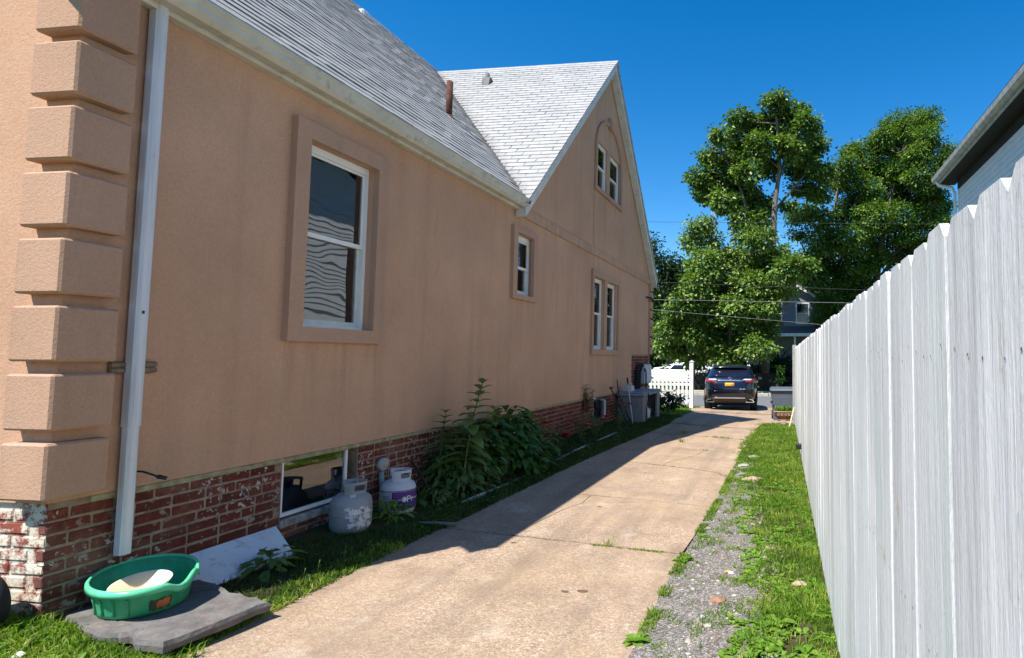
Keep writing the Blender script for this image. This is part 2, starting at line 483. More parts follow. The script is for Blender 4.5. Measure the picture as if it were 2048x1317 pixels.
# ------------------------------------------------------------------ mesh helpers
class MB:
    def __init__(s):
        s.v, s.f, s.sm = [], [], []
    def add(s, vs, fs, smooth=False):
        o = len(s.v)
        s.v += [tuple(p) for p in vs]
        s.f += [tuple(i + o for i in f) for f in fs]
        s.sm += [smooth] * len(fs)
        return s
    def box(s, x0, x1, y0, y1, z0, z1):
        vs = [(x, y, z) for z in (z0, z1) for y in (y0, y1) for x in (x0, x1)]
        return s.add(vs, [(0, 2, 3, 1), (4, 5, 7, 6), (0, 1, 5, 4), (2, 6, 7, 3), (0, 4, 6, 2), (1, 3, 7, 5)])
    def bevbox(s, x0, x1, y0, y1, z0, z1, b):
        """box whose eight corners and twelve edges are chamfered"""
        bm = bmesh.new()
        bmesh.ops.create_cube(bm, size=1)
        for v in bm.verts:
            v.co = ((x0 + x1) / 2 + v.co.x * (x1 - x0), (y0 + y1) / 2 + v.co.y * (y1 - y0), (z0 + z1) / 2 + v.co.z * (z1 - z0))
        bmesh.ops.bevel(bm, geom=list(bm.edges), offset=b, segments=1, affect='EDGES', profile=.5)
        bm.verts.index_update()
        s.add([v.co[:] for v in bm.verts], [[v.index for v in f.verts] for f in bm.faces])
        bm.free()
        return s
    def prism(s, poly, axis, a, b):
        """extrude a polygon given in the two other axes along 'axis' from a to b"""
        def P(p, t):
            return {'x': (t, p[0], p[1]), 'y': (p[0], t, p[1]), 'z': (p[0], p[1], t)}[axis]
        n = len(poly)
        vs = [P(p, a) for p in poly] + [P(p, b) for p in poly]
        fs = [tuple(range(n))[::-1], tuple(range(n, 2 * n))] + [(i, (i + 1) % n, n + (i + 1) % n, n + i) for i in range(n)]
        return s.add(vs, fs)
    def tube(s, pts, r, seg=8, cap=True):
        pts = [Vector(p) for p in pts]
        rs = r if isinstance(r, (list, tuple)) else [r] * len(pts)
        vs, fs = [], []
        up = None
        for i, p in enumerate(pts):
            t = (pts[min(i + 1, len(pts) - 1)] - pts[max(i - 1, 0)]).normalized()
            if up is None:
                up = Vector((0, 0, 1)) if abs(t.z) < .9 else Vector((1, 0, 0))
            a = t.cross(up).normalized()
            b = a.cross(t).normalized()
            up = b
            for k in range(seg):
                an = 2 * math.pi * k / seg
                vs.append(p + a * math.cos(an) * rs[i] + b * math.sin(an) * rs[i])
        for i in range(len(pts) - 1):
            for k in range(seg):
                k2 = (k + 1) % seg
                fs.append((i * seg + k, i * seg + k2, (i + 1) * seg + k2, (i + 1) * seg + k))
        s.add(vs, fs, True)
        if cap:
            o = len(s.v) - len(vs)
            n = len(pts)
            s.f.append(tuple(o + k for k in range(seg))[::-1]); s.sm.append(False)
            s.f.append(tuple(o + (n - 1) * seg + k for k in range(seg))); s.sm.append(False)
        return s
    def lathe(s, prof, c=(0, 0, 0), seg=24, sx=1., sy=1., rot=0., smooth=True):
        vs, fs = [], []
        for (r, z) in prof:
            for k in range(seg):
                a = 2 * math.pi * k / seg
                x, y = r * math.cos(a) * sx, r * math.sin(a) * sy
                vs.append((c[0] + x * math.cos(rot) - y * math.sin(rot), c[1] + x * math.sin(rot) + y * math.cos(rot), c[2] + z))
        for i in range(len(prof) - 1):
            for k in range(seg):
                k2 = (k + 1) % seg
                fs.append((i * seg + k, i * seg + k2, (i + 1) * seg + k2, (i + 1) * seg + k))
        return s.add(vs, fs, smooth)
    def mesh(s, name):
        me = bpy.data.meshes.new(name)
        me.from_pydata(s.v, [], s.f)
        me.polygons.foreach_set('use_smooth', s.sm)
        me.update()
        return me
    def build(s, name, mat, parent=None, loc=None, fix=True):
        me = s.mesh(name)
        if fix:
            bm = bmesh.new(); bm.from_mesh(me)
            bmesh.ops.recalc_face_normals(bm, faces=bm.faces)
            bm.to_mesh(me); bm.free()
        me.materials.append(MAT[mat])
        return link(name, me, parent, loc)

def link(name, me, parent=None, loc=None):
    o = bpy.data.objects.new(name, me)
    COL.objects.link(o)
    if parent is not None:
        o.parent = parent
    if loc is not None:
        o.location = loc
    return o

def empty(name, loc=(0, 0, 0), rz=0.):
    o = bpy.data.objects.new(name, None)
    o.empty_display_size = .2
    COL.objects.link(o)
    o.location = loc
    o.rotation_euler = (0, 0, rz)
    return o

def tag(o, label=None, cat=None, group=None, kind=None):
    if label: o['label'] = label
    if cat: o['category'] = cat
    if group: o['group'] = group
    if kind: o['kind'] = kind
    return o

def np_mesh(name, V, F4=None, F3=None, var=None, mat=None, smooth=False):
    """fast mesh from arrays; F4/F3 index arrays"""
    me = bpy.data.meshes.new(name)
    loops, starts, tot = [], [], 0
    if F4 is not None and len(F4):
        loops.append(F4.reshape(-1)); starts.append(np.arange(len(F4)) * 4 + tot); tot += F4.size
    if F3 is not None and len(F3):
        loops.append(F3.reshape(-1)); starts.append(np.arange(len(F3)) * 3 + tot); tot += F3.size
    L = np.concatenate(loops).astype(np.int32); ST = np.concatenate(starts).astype(np.int32)
    me.vertices.add(len(V)); me.vertices.foreach_set('co', V.astype(np.float32).reshape(-1))
    me.loops.add(len(L)); me.loops.foreach_set('vertex_index', L)
    me.polygons.add(len(ST)); me.polygons.foreach_set('loop_start', ST)
    if smooth:
        me.polygons.foreach_set('use_smooth', np.ones(len(ST), bool))
    me.update(calc_edges=True)
    me.validate()
    if var is not None:
        a = me.attributes.new('var', 'FLOAT', 'POINT')
        a.data.foreach_set('value', var.astype(np.float32))
    if mat:
        me.materials.append(MAT[mat])
    return me

def nrm(a):
    return a / np.maximum(np.linalg.norm(a, axis=1, keepdims=True), 1e-9)

def leaves(name, P, U, N, L, W, var, mat, fold=.25):
    """P base points, U leaf axis, N approx normal, lengths and widths; two triangles per leaf folded on the midrib"""
    U = nrm(U); B = nrm(np.cross(U, N)); Nn = np.cross(B, U)
    n = len(P)
    V = np.empty((n, 4, 3))
    V[:, 0] = P
    mid = P + U * (L * .42)[:, None] + Nn * (W * fold)[:, None]
    V[:, 1] = mid + B * (W * .5)[:, None]
    V[:, 3] = mid - B * (W * .5)[:, None]
    V[:, 2] = P + U * L[:, None] - Nn * (L * .12)[:, None]
    i = np.arange(n)[:, None] * 4
    F3 = np.concatenate([i + np.array([[0, 1, 2]]), i + np.array([[0, 2, 3]])])
    return np_mesh(name, V.reshape(-1, 3), None, F3, np.repeat(var, 4), mat)

def blades(name, P, h, lean, wdt, var, mat):
    n = len(P)
    a = RNG.uniform(0, 2 * np.pi, n)
    side = np.stack([np.cos(a), np.sin(a), np.zeros(n)], 1)
    b = RNG.uniform(0, 2 * np.pi, n)
    ld = np.stack([np.cos(b), np.sin(b), np.zeros(n)], 1)
    up = np.array([0, 0, 1.])
    V = np.empty((n, 5, 3))
    V[:, 0] = P - side * (wdt / 2)[:, None]
    V[:, 1] = P + side * (wdt / 2)[:, None]
    m = P + up * (h * .6)[:, None] + ld * (h * lean * .35)[:, None]
    V[:, 2] = m + side * (wdt * .42)[:, None]
    V[:, 3] = m - side * (wdt * .42)[:, None]
    V[:, 4] = P + up * (h * (1 - lean * .3))[:, None] + ld * (h * lean)[:, None]
    i = np.arange(n)[:, None] * 5
    return np_mesh(name, V.reshape(-1, 3), i + np.array([[0, 1, 2, 3]]), i + np.array([[3, 2, 4]]), np.repeat(var, 5), mat)

def text_mesh(body, size):
    cu = bpy.data.curves.new('lettering', 'FONT')
    cu.body = body; cu.size = size; cu.align_x = 'CENTER'; cu.align_y = 'CENTER'
    ob = bpy.data.objects.new('lettering', cu)
    COL.objects.link(ob)
    dg = bpy.context.evaluated_depsgraph_get()
    me = bpy.data.meshes.new_from_object(ob.evaluated_get(dg))
    bpy.data.objects.remove(ob)
    return me

def sstep(a, b, x):
    t = np.clip((x - a) / (b - a), 0, 1)
    return t * t * (3 - 2 * t)

def gz(x, y):
    """height of the ground"""
    x = np.asarray(x, float); y = np.asarray(y, float)
    l = -.24 * sstep(13.2, 20.5, y) - .18 * sstep(19.5, 24.4, y) + .12 * sstep(31.35, 31.5, y)
    c = np.interp(x, [-6, -3.8, -3.4, -2.95, -.8, 9], [.21, .20, .16, .125, 0, 0])
    f = 1 - .6 * sstep(13, 20, y) - .4 * sstep(20, 24.2, y)
    return l + c * f

def XL(y):
    return float(np.interp(y, [0, 3, 8, 11, 13.2, 15.5, 20, 24.4], [-2.95, -2.94, -2.88, -2.76, -2.62, -2.75, -3.25, -3.6]))

def XR(y):
    return float(np.interp(y, [0, 4.3, 6.4, 10.3, 13.9, 14.5, 14.9, 25], [-.82, -.85, -.79, -.77, -.66, -.55, .35, .6]))

# ================================================================== SETTING
def make_ground():
    xs = sorted(set([-120, -80, -50, -30, -20, -14, -10, -7, -5, -4.2, -3.9, -3.75, -3.6, -3.4, -3.2, -3.05, -2.97, -2.90, -2.6, -2.2, -1.8, -1.4, -1.0, -.86, -.80,
                     -.7, -.55, -.4, -.25, -.1, .1, .25, .4, .7, 1.5, 3, 5, 8, 12, 20, 30, 50, 80, 120]))
    ys = [-30, -15, -6, -2, 0, 1] + [1.5 + .25 * i for i in range(92)] + [24.4, 24.6, 27, 29, 31.3, 31.5, 33, 36, 40, 46, 55, 70, 90, 130, 200, 320]
    ys = sorted(set(ys))
    m = MB()
    vs = []
    for y in ys:
        for x in xs:
            z = float(gz(x, y))
            if y < 24.5 and XL(y) - .005 < x < XR(y) + .005:
                z -= .05
            if 1.5 < y < 9.7 and XR(y) - .02 < x < -.05:
                z -= .022
            if 24.45 < y < 31.42:
                z -= .05
            if 2.0 < y < 15 and x > -3.4 and not (XL(y) - .1 < x < XR(y) + .1):
                z += random.uniform(-.006, .006)
            vs.append((x, y, z))
    n = len(xs)
    fs = [(j * n + i, j * n + i + 1, (j + 1) * n + i + 1, (j + 1) * n + i) for j in range(len(ys) - 1) for i in range(n - 1)]
    m.add(vs, fs, True)
    o = m.build('ground', 'earth', fix=False)
    o.data.materials.append(MAT['lawn_far'])
    for p in o.data.polygons:
        if p.center.y > 15.2 or p.center.x < -5 or p.center.x > 1.2:
            p.material_index = 1
    tag(o, 'earth and lawn on which the house and fence stand', None, kind='structure')

make_ground()

def make_street():
    m = MB()
    m.add([(-120, 24.35, -.425), (120, 24.35, -.425), (120, 31.35, -.425), (-120, 31.35, -.425)], [(0, 1, 2, 3)])
    o = m.build('street', 'asphalt')
    tag(o, 'grey asphalt street crossing beyond the driveway', kind='structure')
    m = MB()
    x = -40.
    k = empty('kerb', (0, 31.35, -.42))
    tag(k, 'pale concrete kerb along the far side of the street', kind='structure')
    while x < 30:
        m = MB(); m.bevbox(x, x + 2.98, 0, .16, -.1, .15, .015)
        m.build('kerb_stone', 'concrete_pale', k); x += 3
    m = MB(); m.box(-40, 30, 32.2, 33.4, -.4, -.255)
    tag(m.build('far_pavement', 'concrete_pale'), 'pale pavement across the street', kind='structure')

make_street()

def make_drive():
    root = empty('driveway', (-1.8, 2, 0))
    tag(root, 'cracked pinkish concrete driveway running to the street', kind='structure')
    def slab(poly, hole_jit=.012, flat=False):
        # densify and roughen the outline
        pts = []
        for (x0, y0), (x1, y1) in zip(poly, poly[1:] + poly[:1]):
            d = math.hypot(x1 - x0, y1 - y0); k = max(1, int(d / .16))
            for i in range(k):
                t = i / k
                j = hole_jit if 0 < i else hole_jit * .4
                pts.append((x0 + (x1 - x0) * t + random.uniform(-j, j), y0 + (y1 - y0) * t + random.uniform(-j, j)))
        bm = bmesh.new()
        dz = random.uniform(-.008, .006)
        tx = random.uniform(-.002, .002)
        if flat: dz = tx = 0.
        top = [bm.verts.new((x, y, 0)) for x, y in pts]
        f = bm.faces.new(top)
        if f.normal.z < 0: bmesh.ops.reverse_faces(bm, faces=[f])
        bmesh.ops.triangulate(bm, faces=[f])
        geom = bm.faces[:]
        r = bmesh.ops.extrude_face_region(bm, geom=geom)
        for e in r['geom']:
            if isinstance(e, bmesh.types.BMVert): e.co.z -= .11
        for v in bm.verts:
            v.co.z += float(gz(v.co.x, v.co.y)) + dz + tx * v.co.y
        bmesh.ops.recalc_face_normals(bm, faces=bm.faces)
        me = bpy.data.meshes.new('concrete_slab'); bm.to_mesh(me); bm.free()
        me.materials.append(MAT['concrete'])
        o = link('concrete_slab', me, root)
        o.matrix_parent_inverse = root.matrix_world.inverted() if False else Matrix.Translation((1.8, -2, 0))
        return o
    g = .018
    def rect(y0, y1, xl0=0, xr0=0):
        ys = [y0 + (y1 - y0) * i / 4 for i in range(5)]
        return [(XL(y) + xl0, y) for y in ys][::-1] + [(XR(y) + xr0, y) for y in ys]
    s1 = slab(rect(.1, 4.772, 0, -.0), .012, True)
    # second bay, broken by a long diagonal crack and a fine cross crack
    c = .005
    dg = [(-2.29, 4.80), (-2.25, 5.25), (-2.20, 5.66), (-2.11, 5.98), (-2.13, 6.30)]
    slab([(x - c, y) for x, y in dg] + [(-2.4, 6.31), (XL(6.3), 6.30), (XL(5.5), 5.5), (XL(4.8) + .02, 4.80)], .005, True)
    slab([(XR(4.8) - .02, 4.795), (XR(5.5), 5.5), (XR(6.3), 6.31), (-1.5, 6.33)] + [(x + c, y) for x, y in dg[::-1]], .005, True)
    slab([(XL(6.3), 6.315), (-2.2, 6.325), (-1.9, 6.335), (-1.5, 6.345), (XR(6.3), 6.325), (XR(7), 7.1), (XR(8), 7.76), (-.95, 8.12), (-1.36, 8.24), (-2.3, 8.34), (XL(8), 8.25), (XL(7), 7.2)], .005, True)
    slab([(XL(8), 8.28), (-2.3, 8.37), (-1.754, 8.32), (-1.738, 8.6), (-1.45, 9.3), (-1.388, 9.86), (XL(9.8), 9.9), (XL(9), 9)], .004, True)
    slab([(-1.75, 8.32), (-1.36, 8.27), (-.95, 8.15), (XR(8), 7.79), (XR(8.5), 8.6), (XR(9.8), 9.86), (-1.38, 9.86), (-1.442, 9.3), (-1.730, 8.6)], .004, True)
    cuts = [9.92, 11.55, 13.15, 14.45, 16.6, 19.0, 21.6, 24.3]
    for a, b in zip(cuts, cuts[1:]):
        slab(rect(a + g / 2, b - g / 2), .008)
    # oil spots
    for x, y, r in ((-1.46, 3.83, .02), (-1.35, 3.87, .028), (-2.2, 4.62, .02), (-1.9, 5.9, .018)):
        m = MB(); k = 11
        vs = [(x + r * 1.5 * math.cos(t * 2 * math.pi / k) * random.uniform(.7, 1.1), y + r * math.sin(t * 2 * math.pi / k) * random.uniform(.7, 1.1)) for t in range(k)]
        m.add([(a, b, float(gz(a, b)) + .0015) for a, b in vs], [tuple(range(k))])
        o = m.build('stain', 'stain', root); o.matrix_parent_inverse = Matrix.Translation((1.8, -2, 0))

make_drive()

def fence_x(y):
    return .3 - .0093 * y

def noise2(x, y, s, seed=0):
    """cheap smooth noise for scattering"""
    r = np.random.default_rng(seed)
    out = np.zeros_like(x)
    for k in range(4):
        a = r.uniform(0, 2 * np.pi, 3)
        f = s * (1.0 + .9 * k)
        th = r.uniform(0, np.pi)
        out += np.sin((x * np.cos(th) + y * np.sin(th)) * f + a[0]) * np.sin((-x * np.sin(th) + y * np.cos(th)) * f * 1.2 + a[1]) / (1 + .5 * k)
    return out / 1.6

def make_gravel():
    m = MB()
    ys = [1.6 + .12 * i for i in range(66)]
    vs, fs = [], []
    for y in ys:
        r = float(np.interp(y, [1.6, 3.2, 4.0, 5.0, 5.6, 6.6, 7.6, 9.3], [-.12, -.18, -.16, -.16, -.35, -.42, -.5, -.62])) + random.uniform(-.03, .03)
        l = XR(y) + .006
        for t in (0, .5, 1):
            x = l + (r - l) * t
            vs.append((x, y, float(gz(x, y)) + .003))
    for j in range(len(ys) - 1):
        for i in range(2):
            fs.append((j * 3 + i, j * 3 + i + 1, j * 3 + i + 4, j * 3 + i + 3))
    m.add(vs, fs)
    o = m.build('gravel_strip', 'gravel')
    tag(o, 'grey gravel strip beside the driveway', 'gravel', kind='stuff')
    # loose chips lying on it
    ico = [(0, 0, 1), (.9, 0, .2), (.2, .85, .3), (-.8, .4, .2), (-.5, -.75, .3), (.5, -.8, .1)]
    fi = [(0, 1, 2), (0, 2, 3), (0, 3, 4), (0, 4, 5), (0, 5, 1)]
    n = 9000
    yy = 1.9 + 7.2 * RNG.random(n) ** 1.35
    rr = np.interp(yy, [1.6, 3.2, 5.0, 5.6, 6.6, 7.6, 9.3], [-.05, -.05, -.05, -.2, -.3, -.4, -.55])
    ll = np.array([XR(y) for y in yy])
    xx = ll + (rr - ll) * RNG.random(n)
    sc = RNG.gamma(2.0, .0026, n) + .002
    sc[:60] *= 2.6
    base = np.array(ico)
    an = RNG.uniform(0, 6.28, n)
    V = np.empty((n, 6, 3))
    j = RNG.uniform(.65, 1.25, (n, 6, 1))
    bx = base[None] * j
    V[:, :, 0] = xx[:, None] + (bx[:, :, 0] * np.cos(an)[:, None] - bx[:, :, 1] * np.sin(an)[:, None]) * sc[:, None]
    V[:, :, 1] = yy[:, None] + (bx[:, :, 0] * np.sin(an)[:, None] + bx[:, :, 1] * np.cos(an)[:, None]) * sc[:, None]
    V[:, :, 2] = gz(xx, yy)[:, None] + .002 + bx[:, :, 2] * sc[:, None] * .75
    F = (np.arange(n)[:, None, None] * 6 + np.array(fi)[None]).reshape(-1, 3)
    o = link('gravel_chips', np_mesh('gravel_chips', V.reshape(-1, 3), None, F, None, 'stone_bits'))
    tag(o, 'loose grey stone chips scattered over the gravel strip', 'gravel', kind='stuff')

make_gravel()

# ================================================================== HOUSE
XW = -3.78            # stucco face towards the driveway
YF = 2.62             # stucco face towards the camera
YB = 15.93
XRG, ZRG = -7.93, 8.02   # main ridge
YCR, ZCR = 11.86, 7.90   # cross ridge
ZE = 3.78
house = empty('stucco_house', (XW, YF, 0))
tag(house, 'long tan stucco house with white shingled cross gable and brick base beside the driveway', 'house')
HI = Matrix.Translation((-XW, -YF, 0))

def hp(o, parent=None):
    """keep world coordinates for a part of the house"""
    if parent is None or parent == house:
        o.parent = house
        o.matrix_parent_inverse = HI
    else:
        o.parent = parent
        o.matrix_parent_inverse = parent.matrix_world.inverted() if parent.type == 'EMPTY' else Matrix.Identity(4)
    return o

WIN = [  # y0,y1,z0,z1 openings in the wall towards the driveway
    (4.115, 4.885, 1.80, 3.29), (7.74, 8.30, 2.46, 3.32),
    (11.06, 11.74, 1.74, 3.16), (11.92, 12.64, 1.74, 3.16),
    (11.08, 11.86, 5.0, 5.95), (12.05, 12.81, 5.0, 5.95)]
ZB = .81

def grid_wall(m, ys, zs, holes, x, top):
    """quads in the plane X=x, cut away over the holes and above top(y)"""
    ys = sorted(set(ys)); zs = sorted(set(zs))
    for a, b in zip(ys, ys[1:]):
        for c, d in zip(zs, zs[1:]):
            cy, cz = (a + b) / 2, (c + d) / 2
            if any(h[0] < cy < h[1] and h[2] < cz < h[3] for h in holes):
                continue
            if c >= min(top(a), top(b)) - 1e-6 and c >= max(top(a), top(b)) - 1e-6:
                continue
            m.add([(x, a, c), (x, b, c), (x, b, min(d, top(b)) if top(b) > c else c), (x, a, min(d, top(a)) if top(a) > c else c)], [(0, 1, 2, 3)])

def make_walls():
    m = MB()
    low = WIN[:4]
    ys = [YF, YB, 14.02] + [v for h in low for v in h[:2]]
    zs = [ZB, 1.65, 3.7] + [v for h in low for v in h[2:]]
    step = (14.02, YB + .1, ZB - .1, 1.65)
    grid_wall(m, ys, zs, low + [step], XW, lambda y: 99)
    # gable triangle
    gt = lambda y: max(3.7, ZCR - .13 - abs(y - YCR))
    hol = WIN[4:]
    ys = [7.8, YCR, YB] + [v for h in hol for v in h[:2]] + [7.8 + .25 * i for i in range(33)]
    ys = [y for y in ys if y <= YB]
    grid_wall(m, ys, [3.7, 5.0, 5.95, 8.0], hol, XW, gt)
    # reveals
    for (a, b, c, d) in WIN:
        x1 = XW - .11
        m.add([(XW, a, c), (XW, b, c), (XW, b, d), (XW, a, d), (x1, a, c), (x1, b, c), (x1, b, d), (x1, a, d)],
              [(0, 1, 5, 4), (1, 2, 6, 5), (2, 3, 7, 6), (3, 0, 4, 7)])
    # end wall towards the camera, far end, back
    xb = 2 * XRG - XW
    for y, zb in ((YF, ZB), (YB, 1.2)):
        m.add([(XW, y, zb), (xb, y, zb), (xb, y, 3.8), (XRG, y, ZRG - .12), (XW, y, 3.8)], [(0, 1, 2, 3, 4)])
    m.add([(xb, YF, ZB), (xb, YB, ZB), (xb, YB, 3.8), (xb, YF, 3.8)], [(0, 1, 2, 3)])
    # underside of the stucco
    m.add([(XW, YF, ZB), (XW - .1, YF, ZB), (XW - .1, 14.02, ZB), (XW, 14.02, ZB)], [(0, 1, 2, 3)])
    m.add([(XW, YF, ZB), (XW, YF + .1, ZB), (xb, YF + .1, ZB), (xb, YF, ZB)], [(0, 1, 2, 3)])
    hp(m.build('wall', 'stucco', fix=False))
    # foundation core carrying the bricks
    m = MB()
    xc = XW - .0195
    holes = [(4.07, 4.86, .34, ZB + .1), (7.65, 8.28, .50, ZB + .1), (11.31, 11.92, .30, ZB + .1)]
    ys = [YF + .0195, YB] + [v for h in holes for v in h[:2]]
    grid_wall(m, ys, [-.3, .30, .34, .5, ZB], holes, xc, lambda y: 99)
    grid_wall(m, [14.02, YB], [ZB, 1.65], [], xc, lambda y: 99)
    for (a, b, c, d) in holes:
        x1 = xc - .16; d = ZB
        m.add([(xc, a, c), (xc, b, c), (xc, b, d), (xc, a, d), (x1, a, c), (x1, b, c), (x1, b, d), (x1, a, d)],
              [(0, 1, 5, 4), (1, 2, 6, 5), (2, 3, 7, 6), (3, 0, 4, 7)])
    m.add([(xc, 14.02, ZB), (XW, 14.02, ZB), (XW, 14.02, 1.65), (xc, 14.02, 1.65)], [(0, 1, 2, 3)])
    m.add([(xc, 14.02, 1.65), (XW, 14.02, 1.65), (XW, YB, 1.65), (xc, YB, 1.65)], [(0, 1, 2, 3)])
    f = hp(m.build('foundation', 'mortar', fix=False))
    m = MB(); m.add([(xc, YF + .0195, -.3), (-12.1, YF + .0195, -.3), (-12.1, YF + .0195, ZB), (xc, YF + .0195, ZB)], [(0, 1, 2, 3)])
    m.build('painted_mortar', 'painted_brick', f, fix=False)
    # mossy strip under the stucco
    m = MB(); m.bevbox(XW - .05, XW - .003, YF + .2, 14.0, ZB - .040, ZB - .002, .006)
    hp(m.build('mossy_joint', 'moss_strip'))
    # near-black panels behind the openings, darkness of unlit rooms put into the colour
    m = MB()
    for (a, b, c, d) in WIN + [(4.07, 4.86, .34, ZB), (7.65, 8.28, .5, ZB), (11.31, 11.92, .30, ZB)]:
        m.box(XW - .75, XW - .66, a - .25, b + .25, c - .25, d + .2)
    hp(m.build('room_backing', 'dark_room'))
    return f, holes

foundation, BH = make_walls()

# ---- quoins
def make_quoins():
    tops = [3.59 - .352 * k for k in range(8)]
    for i, t in enumerate(tops):
        b = t - .288
        if i == 0: t = 3.70
        m = MB()
        jx = random.uniform(-.004, .004)
        m.bevbox(-3.985, -3.70 + jx, 2.545, 2.835, b, t, .011)
        hp(m.build('quoin', 'stucco_trim'))
    # far corner
    for k in range(8):
        b = 1.66 + .25 * k
        m = MB(); m.bevbox(-3.95, -3.71, YB - .22, YB + .05, b, b + .21, .01)
        hp(m.build('quoin', 'stucco_trim'))

make_quoins()

# hairline cracks and old seams in the render
def crack(pts, wd=.003):
    m = MB(); vs = []
    dense = []
    for (a, b), (c, d) in zip(pts, pts[1:]):
        k = max(2, int(math.hypot(c - a, d - b) / .05))
        dense += [(a + (c - a) * i / k + random.uniform(-.008, .008), b + (d - b) * i / k + random.uniform(-.004, .004)) for i in range(k)]
    for y, z in dense:
        h = wd * random.uniform(.4, 1.2)
        vs += [(XW + .0015, y - h, z), (XW + .0015, y + h, z)]
    m.add(vs, [(2 * i, 2 * i + 1, 2 * i + 3, 2 * i + 2) for i in range(len(dense) - 1)])
    hp(m.build('crack', 'crack_dirt', fix=False))
crack([(13.33, 2.24), (13.5, 2.02), (13.8, 1.90), (14.1, 1.68)], .007)
crack([(11.03, 4.9), (11.035, 3.74)], .010)
crack([(12.82, 1.62), (12.83, .86)], .009)
crack([(5.9, 3.2), (5.86, 2.9), (5.95, 2.62), (5.9, 2.4)], .0022)
crack([(6.9, 1.5), (6.86, 1.28), (6.92, 1.1)], .003)
crack([(9.1, 3.0), (9.05, 2.6), (9.12, 2.3)], .004)

# ---- bricks
def brick_mesh(L, D=.05, h=.0535, r=.005):
    out = []
    for k in range(3):
        m = MB(); m.bevbox(0, D, -L / 2, L / 2, -h / 2, h / 2, r)
        me = m.mesh('brick')
        for v in me.vertices:
            v.co.x += random.uniform(-.0025, .003); v.co.y += random.uniform(-.003, .003); v.co.z += random.uniform(-.002, .002)
        me.materials.append(MAT['brick'])
        out.append(me)
    return out

def make_bricks():
    full = brick_mesh(.199); half = brick_mesh(.092); three = brick_mesh(.146)
    painted = [me.copy() for me in full + half]
    for me in painted:
        me.materials.clear(); me.materials.append(MAT['painted_brick'])
    far = MB()
    xface = XW - .014 - .05
    pitch, nc = .0677, 12
    cnt = 0
    def clear(y0, y1, z):
        return not any(h[0] - .004 < (y0 + y1) / 2 < h[1] + .004 and z > h[2] - .01 for h in BH)
    for k in range(nc):
        z = ZB - .038 - .0285 - pitch * k
        y = YF + (.012 if k % 2 else .118)
        if k % 2 == 0:
            o = link('brick', half[k % 3], foundation); o.location = (xface, YF + .062, z); cnt += 1
        while y < 14.0:
            L = .203
            kind = full
            rr = random.random()
            if rr < .12: L, kind = .096, half
            elif rr < .18: L, kind = .150, three
            # trim at the window jambs
            nxt = [h for h in BH if y < h[0] < y + L - .01 and z > h[2] - .01]
            if nxt:
                rem = nxt[0][0] - y
                if rem > .085:
                    L, kind = (.096, half) if rem < .145 else (.150, three)
                else:
                    y = nxt[0][1] + .006
                    continue
            ins = [h for h in BH if h[0] <= y + .004 < h[1] and z > h[2] - .01]
            if ins:
                y = ins[0][1] + .006
                continue
            if y < 7.62 and z > .16:
                o = link('brick', random.choice(kind), foundation)
                o.location = (xface + random.uniform(-.002, .002), y + L / 2, z)
                o.rotation_euler = (random.uniform(-.006, .006), 0, random.uniform(-.006, .006))
                cnt += 1
            elif z > .08:
                far.bevbox(xface, xface + .05, y, y + L, z - .0285, z + .0285, .004)
            y += L + .010
    # end wall, flaking white paint
    for k in range(nc):
        z = ZB - .038 - .0285 - pitch * k
        x = XW - .014
        if k % 2: x -= .106
        for i in range(3):
            me = painted[(k + i) % 3]
            L = .203
            o = link('brick', me, foundation)
            o.location = (x - L / 2, YF + .014 + .05, z)
            o.rotation_euler = (0, 0, -math.pi / 2)
            x -= L + .01; cnt += 1
    # stepped-up panel at the far corner
    k = 0
    z = ZB + .03
    while z < 1.62:
        y = 14.03 + (.1 if k % 2 else 0)
        while y < YB - .1:
            far.bevbox(xface, xface + .05, y, min(y + .203, YB), z - .0285, z + .0285, .004)
            y += .213
        z += pitch; k += 1
    o = far.build('far_bricks', 'brick_far', foundation, fix=False)
    tag(o, kind='stuff')
    return cnt

NBR = make_bricks()

# ---- windows
def frame_ring(m, x0, x1, y0, y1, z0, z1, t, bt=None, tt=None):
    bt = bt or t; tt = tt or t
    m.box(x0, x1, y0, y0 + t, z0, z1); m.box(x0, x1, y1 - t, y1, z0, z1)
    m.box(x0, x1, y0 + t, y1 - t, z0, z0 + bt); m.box(x0, x1, y0 + t, y1 - t, z1 - tt, z1)

